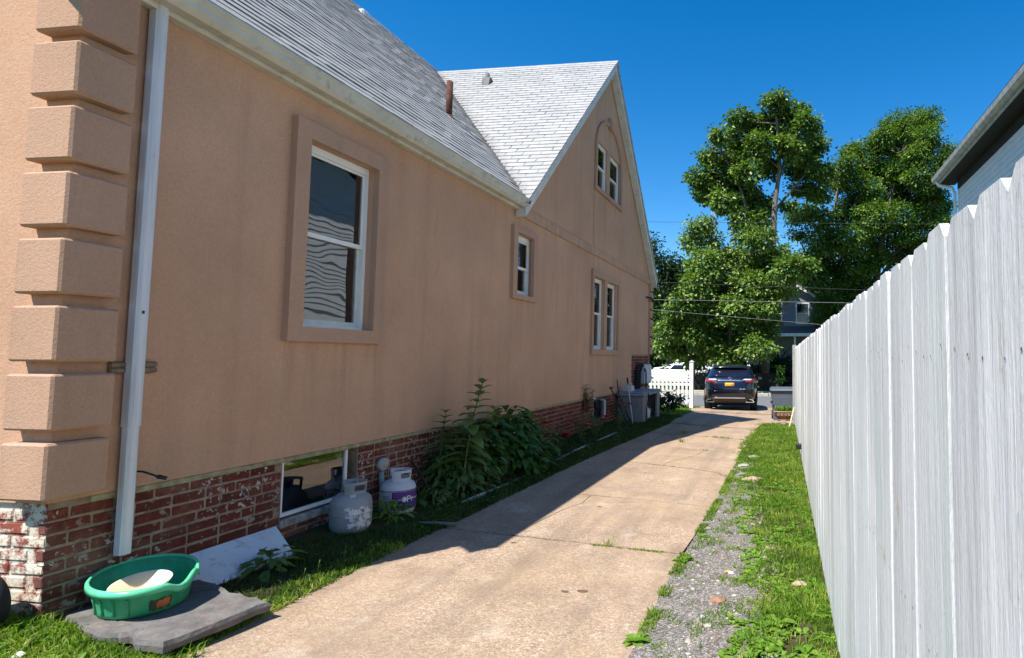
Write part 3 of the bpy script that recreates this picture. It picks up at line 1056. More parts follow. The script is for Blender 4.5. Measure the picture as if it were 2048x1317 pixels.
def window_unit(y0, y1, z0, z1, mid, glass='glass', blind=False, screen=True, tt=.05, parent=None):
    wroot = empty('window', (XW - .07, (y0 + y1) / 2, z0))
    wroot.parent = house; wroot.matrix_parent_inverse = HI
    inv = Matrix.Translation((-(XW - .07), -(y0 + y1) / 2, -z0))
    def sub(m, n, mat, fix=True):
        o = m.build(n, mat, fix=fix); o.parent = wroot; o.matrix_parent_inverse = inv; return o
    xo = XW - .045
    m = MB(); frame_ring(m, xo - .07, xo, y0 + .002, y1 - .002, z0 + .002, z1 - .002, .032, .03, tt)
    sub(m, 'frame', 'vinyl')
    # upper sash in front, lower sash set back
    m = MB(); frame_ring(m, xo - .030, xo - .008, y0 + .036, y1 - .036, mid - .018, z1 - tt - .004, .028, .036, .02)
    sub(m, 'upper_sash', 'vinyl')
    m = MB(); frame_ring(m, xo - .058, xo - .034, y0 + .036, y1 - .036, z0 + .034, mid + .014, .028, .04, .03)
    sub(m, 'lower_sash', 'vinyl_dirty')
    m = MB(); m.box(xo - .021, xo - .017, y0 + .06, y1 - .06, mid + .016, z1 - tt - .022); sub(m, 'pane', glass)
    m = MB(); m.box(xo - .049, xo - .045, y0 + .06, y1 - .06, z0 + .07, mid - .014); sub(m, 'pane', glass)
    if blind:
        z = z0 + .06
        while z < z1 - .09:
            t = .30
            m = MB()
            m.add([(xo - .095, y0 + .05, z + .020), (xo - .085, y0 + .05, z), (xo - .085, y1 - .05, z), (xo - .095, y1 - .05, z + .020),
                   (xo - .096, y0 + .05, z + .018), (xo - .086, y0 + .05, z - .002), (xo - .086, y1 - .05, z - .002), (xo - .096, y1 - .05, z + .018)],
                  [(0, 1, 2, 3), (7, 6, 5, 4), (0, 4, 5, 1), (2, 6, 7, 3), (0, 3, 7, 4), (1, 5, 6, 2)])
            sub(m, 'blind_slat', 'blind')
            z += .026
    return wroot, sub

def trim_ring(y0, y1, z0, z1, t, bt, tt, x=.05):
    m = MB()
    a, b = XW - .002, XW + x
    frame_ring(m, a, b, y0, y1, z0, z1, t, bt, tt)
    return hp(m.build('window_surround', 'stucco_trim'))

trim_ring(3.975, 5.03, 1.69, 3.43, .138, .115, .138, .055)
wr, sub = window_unit(4.115, 4.885, 1.80, 3.29, 2.56, 'glass_wavy', True, tt=.06)
# a cord looped behind the upper pane
m = MB(); m.tube([(XW - .105, 4.16 + .65 * t, 3.02 + .05 * math.sin(t * 3.0) - .06 * t) for t in [i / 14 for i in range(15)]], .0035, 5)
sub(m, 'cord', 'vinyl')
trim_ring(7.61, 8.39, 2.385, 3.40, .125, .075, .075, .05)
wr, sub = window_unit(7.74, 8.30, 2.46, 3.32, 2.86, tt=.07)
m = MB(); m.lathe([(.0, 0), (.035, 0), (.035, .1), (.012, .14), (.012, .19), (0, .19)], (XW - .13, 7.87, 2.49), 10)
sub(m, 'bottle_on_sill', 'jug')
trim_ring(10.95, 12.80, 1.63, 3.295, .10, .105, .125, .045)
m = MB(); m.box(XW - .06, XW + .03, 11.742, 11.918, 1.735, 3.17); hp(m.build('window_mullion', 'stucco_trim'))
window_unit(11.06, 11.74, 1.74, 3.16, 2.46)
window_unit(11.92, 12.64, 1.74, 3.16, 2.46)
window_unit(11.08, 11.86, 5.0, 5.95, 5.48)
window_unit(12.05, 12.81, 5.0, 5.95, 5.48)
# arched surround of the gable windows
def arch():
    yc, hw, zs = 11.95, .93, 5.75
    def ring(ri, ro, x, n=22):
        m = MB()
        vs = []
        for i in range(n + 1):
            a = math.pi * i / n
            for r in (ri, ro):
                for xx in (XW - .002, XW + x):
                    vs.append((xx, yc - r * math.cos(a), zs + r * .86 * math.sin(a)))
        fs = []
        for i in range(n):
            o = i * 4; p = o + 4
            fs += [(o + 1, o + 3, p + 3, p + 1), (o, o + 1, p + 1, p), (o + 3, o + 2, p + 2, p + 3)]
        fs += [(0, 1, 3, 2), (n * 4, n * 4 + 2, n * 4 + 3, n * 4 + 1)]
        return m.add(vs, fs)
    m = ring(.84, .93, .045)
    m.box(XW - .002, XW + .045, yc - .93, yc - .84, 4.94, zs); m.box(XW - .002, XW + .045, yc + .84, yc + .93, 4.94, zs)
    m.box(XW - .002, XW + .05, yc - .95, yc + .95, 4.90, 4.985)
    hp(m.build('arched_surround', 'stucco_trim'))
    m = MB(); m.prism([(yc - .07, 6.42), (yc + .07, 6.42), (yc + .11, 6.66), (yc - .11, 6.66)], 'x', XW - .002, XW + .075)
    hp(m.build('keystone', 'stucco_trim'))
arch()
m = MB(); m.bevbox(XW - .01, XW + .028, 7.82, YB - .02, 3.585, 3.735, .006); hp(m.build('band_course', 'stucco_band'))

def cellar_window(y0, y1, z0, z1, slide=True, fmat='vinyl', gm='glass_mirror'):
    root = empty('cellar_window', (XW - .1, (y0 + y1) / 2, z0)); root.parent = house; root.matrix_parent_inverse = HI
    inv = Matrix.Translation((-(XW - .1), -(y0 + y1) / 2, -z0))
    def sub(m, n, mat):
        o = m.build(n, mat); o.parent = root; o.matrix_parent_inverse = inv; return o
    xo = XW - .03
    m = MB(); frame_ring(m, xo - .05, xo, y0, y1, z0, z1, .022, .028, .024); sub(m, 'frame', fmat)
    m = MB(); m.box(xo - .02, xo - .015, y0 + .022, y1 - .022, z0 + .028, z1 - .024); sub(m, 'pane', gm)
    if slide:
        m = MB(); frame_ring(m, xo - .048, xo - .022, y1 - .07, y1 - .024, z0 + .03, z1 - .026, .014); sub(m, 'sliding_sash', 'vinyl_dirty')
        m = MB(); m.box(xo - .035, xo - .033, y0 + .26, y0 + .36, z1 - .2, z1 - .03); sub(m, 'paper_note', 'label_paper')
    return root
cellar_window(4.075, 4.755, .355, .808)
cellar_window(7.66, 8.20, .50, .806, False)
cellar_window(11.33, 11.90, .31, .745, False, 'pipe_grey')
m = MB(); m.bevbox(XW - .15, XW + .004, 4.06, 4.87, .275, .338, .01); hp(m.build('cellar_sill', 'sill_paint'))
# white drain pipe leaving the far cellar window
m = MB(); m.tube([(XW - .02, 11.72, .72), (XW + .07, 11.72, .70), (XW + .08, 11.7, .42), (XW + .10, 11.55, .36), (XW + .12, 11.30, .34)], .024, 10)
hp(m.build('drain_pipe', 'pvc'))
# cable stub on the wall
m = MB(); m.tube([(XW, 3.01, .905), (XW + .05, 3.03, .90), (XW + .09, 3.06, .875), (XW + .10, 3.07, .865)], .006, 6)
m.tube([(XW + .10, 3.07, .866), (XW + .13, 3.10, .85)], [.013, .011], 8)
hp(m.build('cable_stub', 'black_plastic'))

# ---- roofs
def make_roof():
    # deck (felt) planes, closed towards the rooms
    m = MB()
    xe = -3.62; ze = 3.74 + .0
    t = .03
    Yv = lambda x: 7.74 + (xe - x)
    m.add([(xe, 2.40, ze), (xe, 7.8, ze), (-7.86, 11.98, ze + (xe + 7.86)*-1 if False else ze + (-xe - 7.86) * -1), (XRG, 12.0, ZRG - .02), (XRG, 2.40, ZRG - .02)], [(0, 1, 2, 3, 4)])
    xb = 2 * XRG + 3.62
    m.add([(XRG, 2.40, ZRG - .02), (XRG, 16.1, ZRG - .02), (xb, 16.1, ze), (xb, 2.4, ze)], [(0, 1, 2, 3)])
    m.add([(XRG, 11.9, ZRG - .02), (XRG, 16.1, ZRG - .02), (xe, 16.1, ze), (xe, 15.9, ze)], [(0, 1, 2, 3)])
    # cross gable
    xo = -3.60
    zc = ZCR - .03
    m.add([(xo, YCR, zc), (-7.95, YCR, zc), (-3.5, 7.70, zc - (YCR - 7.70)), (xo, 7.70, zc - (YCR - 7.70))], [(0, 1, 2, 3)])
    m.add([(xo, YCR, zc), (-7.95, YCR, zc), (-7.95, 16.1, zc - (16.1 - YCR)), (xo, 16.1, zc - (16.1 - YCR))], [(0, 1, 2, 3)])
    hp(m.build('roof_deck', 'roof_felt'))
    # ---- shingles
    ex = .127                     # exposure along the slope
    q = math.sqrt(.5)
    roof = empty('roof', (-5.8, 9, 5)); roof.parent = house; roof.matrix_parent_inverse = HI
    rinv = Matrix.Translation((5.8, -9, -5))
    # cross roof, face towards the camera: u runs along -X, s runs up the slope
    def tab_mesh(w):
        mm = MB()
        w2 = w / 2 - .0048
        L = ex + .02
        # local x = across, y = up slope, z = normal ; butt at y=0 lifted
        vs = [(-w2, 0, .006), (w2, 0, .006), (w2, 0, .0165), (-w2, 0, .0165), (-w2, L, .0), (w2, L, .0), (w2, L, .004), (-w2, L, .004)]
        mm.add(vs, [(3, 2, 6, 7), (0, 1, 2, 3), (0, 3, 7, 4), (1, 5, 6, 2), (4, 7, 6, 5)])
        return mm
    variants = []
    for k in range(4):
        me = tab_mesh(.305 if k < 3 else .15).mesh('shingle')
        for v in me.vertices:
            v.co.x += random.uniform(-.003, .003); v.co.z += random.uniform(0, .004); v.co.y += random.uniform(-.004, .004)
        me.materials.append(MAT['shingle_part']); variants.append(me)
    y0, z0 = 7.66, ZCR - (YCR - 7.66)
    tabs = []
    nrow = int(math.hypot(YCR - y0, YCR - y0) / ex)
    for r in range(nrow + 1):
        s = r * ex
        y = y0 + s * q; z = z0 + s * q
        first = True
        x = -3.585 - (.07625 if r % 2 else .1525)
        # valley: cross surface above main surface
        xlim = -3.66 - (y - 7.70) - .12
        while x > xlim - .15:
            sc = .5 if (first and r % 2) else 1.
            tabs.append((x, y, z, sc)); x -= (.22875 if sc < 1 else .305); first = False
    tabs.sort(key=lambda t: (t[0] ** 2 + t[1] ** 2 + (t[2] - H) ** 2))
    Rm = Matrix(((1, 0, 0), (0, q, -q), (0, q, q))).to_4x4()
    rest = MB()
    for i, (x, y, z, sc) in enumerate(tabs):
        jr = Matrix.Rotation(random.uniform(-.012, .012), 4, 'Z')
        mw = Matrix.Translation((x + random.uniform(-.003, .003), y, z)) @ Rm @ jr @ Matrix.Diagonal((sc, 1, 1, 1))
        me = variants[i % 3]
        if i < 296:
            o = link('shingle', me, roof)
            o.matrix_parent_inverse = rinv
            o.matrix_basis = mw
        else:
            rest.add([(mw @ v.co)[:] for v in me.vertices], [tuple(p.vertices) for p in me.polygons])
    # main roof, face towards the driveway
    Rn = Matrix(((0, -q, q), (1, 0, 0), (0, q, q))).to_4x4()
    xs, zs = -3.60, 3.755
    nrow = int((xs - XRG) / q / ex) + 1
    for r in range(nrow):
        s = r * ex
        x = xs - s * q; z = zs + s * q
        y = 2.38 + (.1525 if r % 2 else 0)
        lim = 7.72 + (-3.62 - x) + .12
        wob = random.uniform(-.003, .003)
        while y < min(lim, 12.2):
            me = variants[random.randrange(3)]
            mw = Matrix.Translation((x + wob + random.uniform(-.003, .003), y + .1525, z + random.uniform(-.001, .003))) @ Rn @ Matrix.Diagonal((1.045, 1, 1, 1))
            rest.add([(mw @ v.co)[:] for v in me.vertices], [tuple(p.vertices) for p in me.polygons])
            y += .305
    o = rest.build('shingle_courses', 'shingle', fix=False)
    o.parent = roof; o.matrix_parent_inverse = rinv; tag(o, kind='stuff')
    # ridge caps
    m = MB()
    x = -3.58
    while x > -7.9:
        m.prism([(YCR - .12, ZCR - .105), (YCR, ZCR + .022), (YCR + .12, ZCR - .105), (YCR + .12, ZCR - .12), (YCR, ZCR + .002), (YCR - .12, ZCR - .12)], 'x', x - .16, x)
        x -= .155
    y = 2.38
    while y < 12.6:
        m.prism([(XRG - .13, ZRG - .12), (XRG, ZRG + .02), (XRG + .13, ZRG - .12), (XRG + .13, ZRG - .135), (XRG, ZRG + .0), (XRG - .13, ZRG - .135)], 'y', y, y + .29)
        y += .295
    o = m.build('ridge_caps', 'shingle'); o.parent = roof; o.matrix_parent_inverse = rinv; tag(o, kind='stuff')
    def rp(m, n, mat):
        o = m.build(n, mat); o.parent = roof; o.matrix_parent_inverse = rinv; return o
    # rake boards of the cross gable
    for sgn, n in ((-1, 'l'), (1, 'r')):
        m = MB()
        yl = YCR + sgn * 4.16
        zt = lambda y: ZCR + .0 - abs(y - YCR)
        pts = [(YCR, zt(YCR) - .012), (yl, zt(yl) - .012), (yl, zt(yl) - .21), (YCR, zt(YCR) - .21)]
        m.prism(pts, 'x', XW + .012, XW + .165)
        rp(m, 'rake_board', 'trim_white')
        m = MB()
        pts = [(YCR, zt(YCR) - .004), (yl, zt(yl) - .004), (yl, zt(yl) - .07), (YCR, zt(YCR) - .07)]
        m.prism(pts, 'x', XW + .167, XW + .192)
        rp(m, 'rake_moulding', 'trim_white' if sgn < 0 else 'fascia_grey')
    # vents
    m = MB(); m.tube([(-5.02, 8.02, 5.05), (-5.02, 8.02, 5.70)], .045, 14)
    m.tube([(-5.02, 8.02, 5.05), (-5.02, 8.02, 5.18)], [.09, .055], 14)
    rp(m, 'vent_pipe', 'rust')
    m = MB(); m.prism([(11.10, 7.15), (11.28, 7.33), (11.22, 7.37), (11.15, 7.36)], 'x', -6.26, -6.10)
    m.tube([(-6.18, 11.2, 7.25), (-6.18, 11.2, 7.46)], .045, 10)
    rp(m, 'vent_cap', 'lead')
    m = MB(); m.bevbox(-7.64, -7.46, 9.2, 9.40, 7.45, 7.76, .03); rp(m, 'box_vent', 'trim_white')
    # gutter and fascia
    m = MB()
    m.prism([(-3.70, 3.665), (-3.63, 3.665), (-3.595, 3.70), (-3.595, 3.74), (-3.575, 3.765), (-3.575, 3.785), (-3.59, 3.785), (-3.60, 3.75), (-3.612, 3.71), (-3.64, 3.682), (-3.69, 3.682), (-3.69, 3.79), (-3.70, 3.79)], 'y', 2.36, 7.76)
    g = hp(m.build('gutter', 'gutter_cream'))
    m = MB(); m.prism([(-3.70, 3.70), (-3.70, 3.672), (-3.66, 3.66), (-3.60, 3.695), (-3.575, 3.755), (-3.575, 3.787), (-3.70, 3.787)], 'y', 7.755, 7.765)
    o = m.build('end_cap', 'gutter_cream', g)
    m = MB(); m.bevbox(-3.792, -3.705, 2.36, 7.72, 3.635, 3.735, .008); hp(m.build('fascia_board', 'gutter_cream'))
    # rake of the near end
    m = MB(); m.prism([(-3.62, 3.72), (XRG, ZRG - .03), (XRG, ZRG - .23), (-3.62, 3.54)], 'y', 2.33, 2.38)
    rp(m, 'rake_board', 'trim_white')

make_roof()

# ---- downspout
def make_downspout():
    m = MB()
    a, b, y0, y1 = -3.768, -3.702, 2.922, 2.985
    def prof(z, e=0.):
        c = .014
        return [(a - e, y0 + c - e, z), (a + c - e, y0 - e, z), (b - c + e, y0 - e, z), (b + e, y0 + c - e, z), (b + e, y1 - c + e, z), (b - c + e, y1 + e, z), (a + c - e, y1 + e, z), (a - e, y1 - c + e, z)]
    zs = [(.455, 0), (1.168, 0), (1.17, .004), (3.67, .004)]
    vs = [p for z, e in zs for p in prof(z, e)]
    fs = [(i * 8 + k, i * 8 + (k + 1) % 8, (i + 1) * 8 + (k + 1) % 8, (i + 1) * 8 + k) for i in range(len(zs) - 1) for k in range(8)]
    m.add(vs, fs)
    d = hp(m.build('downspout', 'downspout_white'))
    m = MB(); m.add([(b + .006, 2.947 + r * math.cos(t), 1.825 + 1.4 * r * math.sin(t)) for r, t in [(random.uniform(.005, .010), i * .7) for i in range(9)]], [tuple(range(9))])
    m.build('dent_mark', 'grime', d)
    m = MB(); m.bevbox(XW, XW + .02, 2.845, 3.09, 1.47, 1.54, .004)
    m.bevbox(XW + .02, XW + .032, 2.845, 3.09, 1.478, 1.502, .003); m.bevbox(XW + .02, XW + .032, 2.845, 3.09, 1.51, 1.534, .003)
    hp(m.build('downspout_bracket', 'old_wood'))

make_downspout()

# ---- electricity meter cabinet and cables on the far brick panel
def make_meter():
    root = empty('meter_cabinet', (XW, 15.0, .9)); root.parent = house; root.matrix_parent_inverse = HI
    inv = Matrix.Translation((-XW, -15.0, -.9))
    def sub(m, n, mat):
        o = m.build(n, mat); o.parent = root; o.matrix_parent_inverse = inv; return o
    m = MB(); m.bevbox(XW - .02, XW + .17, 14.78, 15.45, .90, 1.40, .03); sub(m, 'cabinet_body', 'meter_grey')
    m = MB(); m.bevbox(XW + .172, XW + .185, 14.83, 15.40, .95, 1.36, .004); sub(m, 'cabinet_door', 'meter_grey')
    for i, (dy, x) in enumerate(((0, .07), (.09, .075), (.18, .05), (.05, .12))):
        m = MB()
        m.tube([(XW + .03, 14.32 + dy, .2), (XW + x, 14.32 + dy, .6), (XW + x, 14.34 + dy, 1.2), (XW + x + .02, 14.5 + dy, 1.40), (XW + .09, 14.85, 1.36)], .034, 8)
        sub(m, 'cable', 'black_rubber')
    m = MB(); m.tube([(XW + .14, 14.80, 1.30), (XW + .2, 14.72, 1.2), (XW + .2, 14.72, .8), (XW + .08, 14.7, .3)], .018, 8); sub(m, 'cable', 'black_rubber')
make_meter()
m = MB(); m.tube([(XW + .0, 15.4, 3.20), (XW + .11, 15.5, 3.19), (XW + .12, 15.93, 3.13)], .022, 6); hp(m.build('wall_cable', 'black_rubber'))

# ================================================================== PLANK FENCE
def make_fence():
    root = empty('plank_fence', (fence_x(7), 7.0, 0))
    tag(root, 'tall white painted plank fence with clipped picket tops along the right', 'fence')
    metas = []
    for k in range(8):
        wd, th, hh, d = .1455, .018, 1.83 + random.uniform(-.004, .004), .030
        bm = bmesh.new()
        nz = 14
        rows = []
        e = random.uniform(-.004, .004)
        bow = random.uniform(-.0025, .0025); tw = random.uniform(-.002, .002); cup = random.uniform(-.002, .002)
        zs = [hh * i / nz for i in range(nz)] + [hh - d, hh]
        for z in zs:
            row = []
            half = wd / 2 if z < hh - .001 else wd / 2 - d
            bw = bow * math.sin(math.pi * z / hh) + random.uniform(-.0006, .0006)
            for t in (-1, -.45, .1, .55, 1):
                y = t * half + random.uniform(-.0007, .0007)
                x = bw + tw * t * (z / hh - .5) + cup * (1 - t * t)
                row.append((x, y, z))
            rows.append(row)
        m = MB()
        n = 5
        front = [p for r in rows for p in r]
        back = [(x + th, y, z) for x, y, z in front]
        N = len(front)
        fs = []
        R = len(rows)
        for i in range(R - 1):
            for j in range(n - 1):
                a = i * n + j
                fs.append((a, a + n, a + n + 1, a + 1)); fs.append((N + a, N + a + 1, N + a + n + 1, N + a + n))
            a = i * n; fs.append((a, N + a, N + a + n, a + n))
            a = i * n + n - 1; fs.append((a, a + n, N + a + n, N + a))
        for j in range(n - 1):
            a = (R - 1) * n + j; fs.append((a, N + a, N + a + 1, a + 1))
            fs.append((j, j + 1, N + j + 1, N + j))
        m.add(front + back, fs)
        me = m.mesh('picket')
        bm.from_mesh(me); bmesh.ops.recalc_face_normals(bm, faces=bm.faces)
        bm.to_mesh(me); bm.free()
        me.materials.append(MAT['fence_paint']); me.materials.append(MAT['nail'])
        bm = bmesh.new(); bm.from_mesh(me)
        for zr in (.345, .995, 1.595):
            for t in (-.040, .043):
                cz = zr + random.uniform(-.02, .02); cy = t + random.uniform(-.008, .008); rr = random.uniform(.0022, .0034)
                i = min(range(len(rows)), key=lambda q: abs(zs[q] - cz))
                cx = min(p[0] for p in rows[i]) - .0012
                f = bm.faces.new([bm.verts.new((cx, cy + rr * math.cos(a * math.pi / 3), cz + rr * math.sin(a * math.pi / 3))) for a in range(6)])
                f.material_index = 1
        bm.to_mesh(me); bm.free()
        metas.append(me)
    y = .30
    i = 0
    while y < 14.25:
        o = link('picket', metas[random.randrange(8)], root)
        o.location = (fence_x(y) - root.location.x + random.uniform(-.0015, .002), y - 7.0, .0 + random.uniform(-.006, .005))
        o.rotation_euler = (random.uniform(-.003, .003), random.uniform(-.003, .003), .0093 + random.uniform(-.013, .013))
        if random.random() < .5:
            o.scale.y = random.uniform(.992, 1.0)
        y += .1478 + random.uniform(-.0012, .0012)
        i += 1
    for z in (.3, .95, 1.55):
        m = MB(); a = 0.2; b = 14.25
        m.add([(fence_x(t) - root.location.x + .024 + dx, t - 7.0, z + dz) for t in (a, b) for dx, dz in ((0, 0), (.04, 0), (.04, .09), (0, .09))],
              [(0, 1, 2, 3), (7, 6, 5, 4), (0, 4, 5, 1), (1, 5, 6, 2), (2, 6, 7, 3), (3, 7, 4, 0)])
        m.build('rail', 'post_grey', root)
    for y in (.6, 3.0, 5.4, 7.8, 10.2, 12.6):
        m = MB(); m.bevbox(-.045, .045, -.045, .045, -.4, 1.72, .006)
        m.build('post', 'post_grey', root, (fence_x(y) - root.location.x + .115, y - 7, 0))
    m = MB(); m.bevbox(-.05, .05, -.05, .05, -.4, 1.90, .008)
    m.build('end_post', 'post_grey', root, (fence_x(14.4) - root.location.x - .002, 14.40 - 7, 0))

make_fence()

# ================================================================== NEIGHBOUR'S HOUSE
def make_neighbour():
    root = empty('white_siding_house', (5.5, 19.58, 0))
    tag(root, 'white clapboard house with dark soffit rising over the fence', 'house')
    z = .2; k = 0
    while z < 7.3:
        m = MB()
        m.prism([(0, z), (-.024, z), (-.004, z + .163), (0, z + .163)], 'y', -27, .0)
        m.build('clapboard', 'siding_white', root)
        z += .16; k += 1
    m = MB(); m.box(.002, 9, -27, -.02, -.2, 7.36); m.box(-.03, .06, -.08, .03, -.1, 7.36)
    m.build('wall', 'siding_white', root)
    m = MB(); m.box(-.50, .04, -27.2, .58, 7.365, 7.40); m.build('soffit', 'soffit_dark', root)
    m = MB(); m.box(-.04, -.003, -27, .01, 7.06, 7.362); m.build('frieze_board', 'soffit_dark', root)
    m = MB(); m.box(-.54, -.503, -27.2, .60, 7.34, 7.60); m.build('fascia', 'fascia_grey', root)
    m = MB(); m.prism([(-.543, 7.42), (-.62, 7.42), (-.69, 7.48), (-.71, 7.60), (-.69, 7.60), (-.67, 7.50), (-.615, 7.445), (-.543, 7.445)], 'y', -27.2, .62)
    m.build('gutter', 'fascia_grey', root)
    m = MB(); m.prism([(-.71, 7.62), (4.5, 10.6), (9.6, 7.6), (9.6, 7.4), (4.5, 10.4), (-.50, 7.41)], 'y', -27.2, .63); m.build('roof', 'roof_dark', root)
    m = MB(); m.tube([(-.60, .37, 7.44), (-.54, .33, 7.30), (-.16, .17, 7.16), (-.10, .10, 6.95), (-.10, .10, 0.0)], .055, 8); m.build('downspout', 'vinyl', root)

make_neighbour()

# ================================================================== PICKET FENCE BY THE STREET END
def make_picket():
    root = empty('picket_fence', (-3.35, 20.5, -.06))
    tag(root, 'low white picket fence with tall gate post behind the parked vehicles view', 'fence')
    root['label'] = 'low white picket fence between house corner and tall post'
    m = MB(); m.bevbox(-.07, .07, -.07, .07, -.3, 1.50, .012); m.build('post', 'white_paint', root)
    m = MB(); m.prism([(-.085, 1.50), (.085, 1.50), (0, 1.55)], 'y', -.09, .09); m.build('post_cap', 'white_paint', root)
    for z in (.08, .66, .80):
        m = MB(); m.box(-1.9, -.07, -.02, .02, z, z + .09); m.build('rail', 'white_paint', root)
    for i in range(13):
        x = -.17 - .142 * i
        t = (i % 7) / 6.
        hgt = .86 + .07 * abs(t * 2 - 1)
        m = MB(); m.prism([(x - .036, .02), (x + .036, .02), (x + .036, hgt), (x, hgt + .05), (x - .036, hgt)], 'y', -.045, -.022)
        m.build('picket', 'white_paint', root)
make_picket()

# ================================================================== CARS
class Loft:
    def __init__(s, levels, n=5.0):
        s.L = np.array(levels, float); s.n = n
    def at(s, z):
        L = s.L
        return [float(np.interp(z, L[:, 0], L[:, k])) for k in (1, 2, 3)]
    def rear(s, x, z):
        r, f, w = s.at(z); yc, hl = (r + f) / 2, (f - r) / 2
        t = min(abs(x) / w, .999)
        return yc - hl * (1 - t ** s.n) ** (1 / s.n)
    def side(s, y, z):
        r, f, w = s.at(z); yc, hl = (r + f) / 2, (f - r) / 2
        t = min(abs(y - yc) / hl, .999)
        return w * (1 - t ** s.n) ** (1 / s.n)
    def body(s, seg=56, sub=4):
        zs = []
        for a, b in zip(s.L[:-1, 0], s.L[1:, 0]):
            zs += list(np.linspace(a, b, sub, endpoint=False))
        zs.append(s.L[-1, 0])
        m = MB(); vs = []; fs = []
        for z in zs:
            r, f, w = s.at(z); yc, hl = (r + f) / 2, (f - r) / 2
            for k in range(seg):
                a = 2 * math.pi * k / seg
                c, d = math.cos(a), math.sin(a)
                vs.append((w * math.copysign(abs(c) ** (2 / s.n), c), yc + hl * math.copysign(abs(d) ** (2 / s.n), d), z))
        for i in range(len(zs) - 1):
            for k in range(seg):
                k2 = (k + 1) % seg
                fs.append((i * seg + k, i * seg + k2, (i + 1) * seg + k2, (i + 1) * seg + k))
        fs.append(tuple(range(seg))[::-1]); fs.append(tuple((len(zs) - 1) * seg + k for k in range(seg)))
        return m.add(vs, fs, True)
    def patch_rear(s, zlims, xl, off=.008, nx=14, nz=5, th=.02):
        """strip on the back: zlims=(z0,z1), xl=function z->(x0,x1)"""
        m = MB(); vs = []
        for o in (off, off - th):
            for i in range(nz + 1):
                z = zlims[0] + (zlims[1] - zlims[0]) * i / nz
                x0, x1 = xl(z)
                for j in range(nx + 1):
                    x = x0 + (x1 - x0) * j / nx
                    vs.append((x, s.rear(x, z) - o, z))
        return m.add(vs, s._slab(nx, nz), True)
    def patch_side(s, sgn, zlims, yl, off=.008, ny=10, nz=4, th=.02):
        m = MB(); vs = []
        for o in (off, off - th):
            for i in range(nz + 1):
                z = zlims[0] + (zlims[1] - zlims[0]) * i / nz
                y0, y1 = yl(z)
                for j in range(ny + 1):
                    y = y0 + (y1 - y0) * j / ny
                    vs.append((sgn * (s.side(y, z) + o), y, z))
        return m.add(vs, s._slab(ny, nz), True)
    @staticmethod
    def _slab(nx, nz):
        W = nx + 1; N = W * (nz + 1)
        fs = []
        for i in range(nz):
            for j in range(nx):
                a = i * W + j
                fs += [(a, a + 1, a + W + 1, a + W), (N + a, N + a + W, N + a + W + 1, N + a + 1)]
        for j in range(nx):
            fs.append((j, N + j, N + j + 1, j + 1)); a = nz * W + j; fs.append((a, a + 1, N + a + 1, N + a))
        for i in range(nz):
            a = i * W; fs.append((a, a + W, N + a + W, N + a)); a = i * W + nx; fs.append((a, N + a, N + a + W, a + W))
        return fs

def wheel(root, x, y, r=.365, wd=.24, rim='chrome', sgn=1):
    m = MB()
    prof = [(r * .62, -wd / 2), (r * .93, -wd / 2), (r, -wd * .36), (r, wd * .36), (r * .93, wd / 2), (r * .62, wd / 2)]
    vs, fs = [], []
    seg = 28
    for (rr, t) in prof:
        for k in range(seg):
            a = 2 * math.pi * k / seg
            vs.append((x + t, y + rr * math.cos(a), r + rr * math.sin(a)))
    for i in range(len(prof)):
        i2 = (i + 1) % len(prof)
        for k in range(seg):
            k2 = (k + 1) % seg
            fs.append((i * seg + k, i * seg + k2, i2 * seg + k2, i2 * seg + k))
    m.add(vs, fs, True)
    t = m.build('tyre', 'tyre', root)
    m = MB()
    xo = x + sgn * wd * .38
    for k in range(5):
        a = 2 * math.pi * k / 5
        ca, sa = math.cos(a), math.sin(a)
        pr = []
        for (u, v) in ((.04, -.035), (r * .62, -.05), (r * .62, .05), (.04, .035)):
            pr.append((y + u * ca - v * sa, r + u * sa + v * ca))
        m.prism(pr, 'x', xo - .02, xo + .02)
    m.tube([(xo - .03, y, r), (xo + .03, y, r)], .07, 12)
    m.build('rim', rim, t)

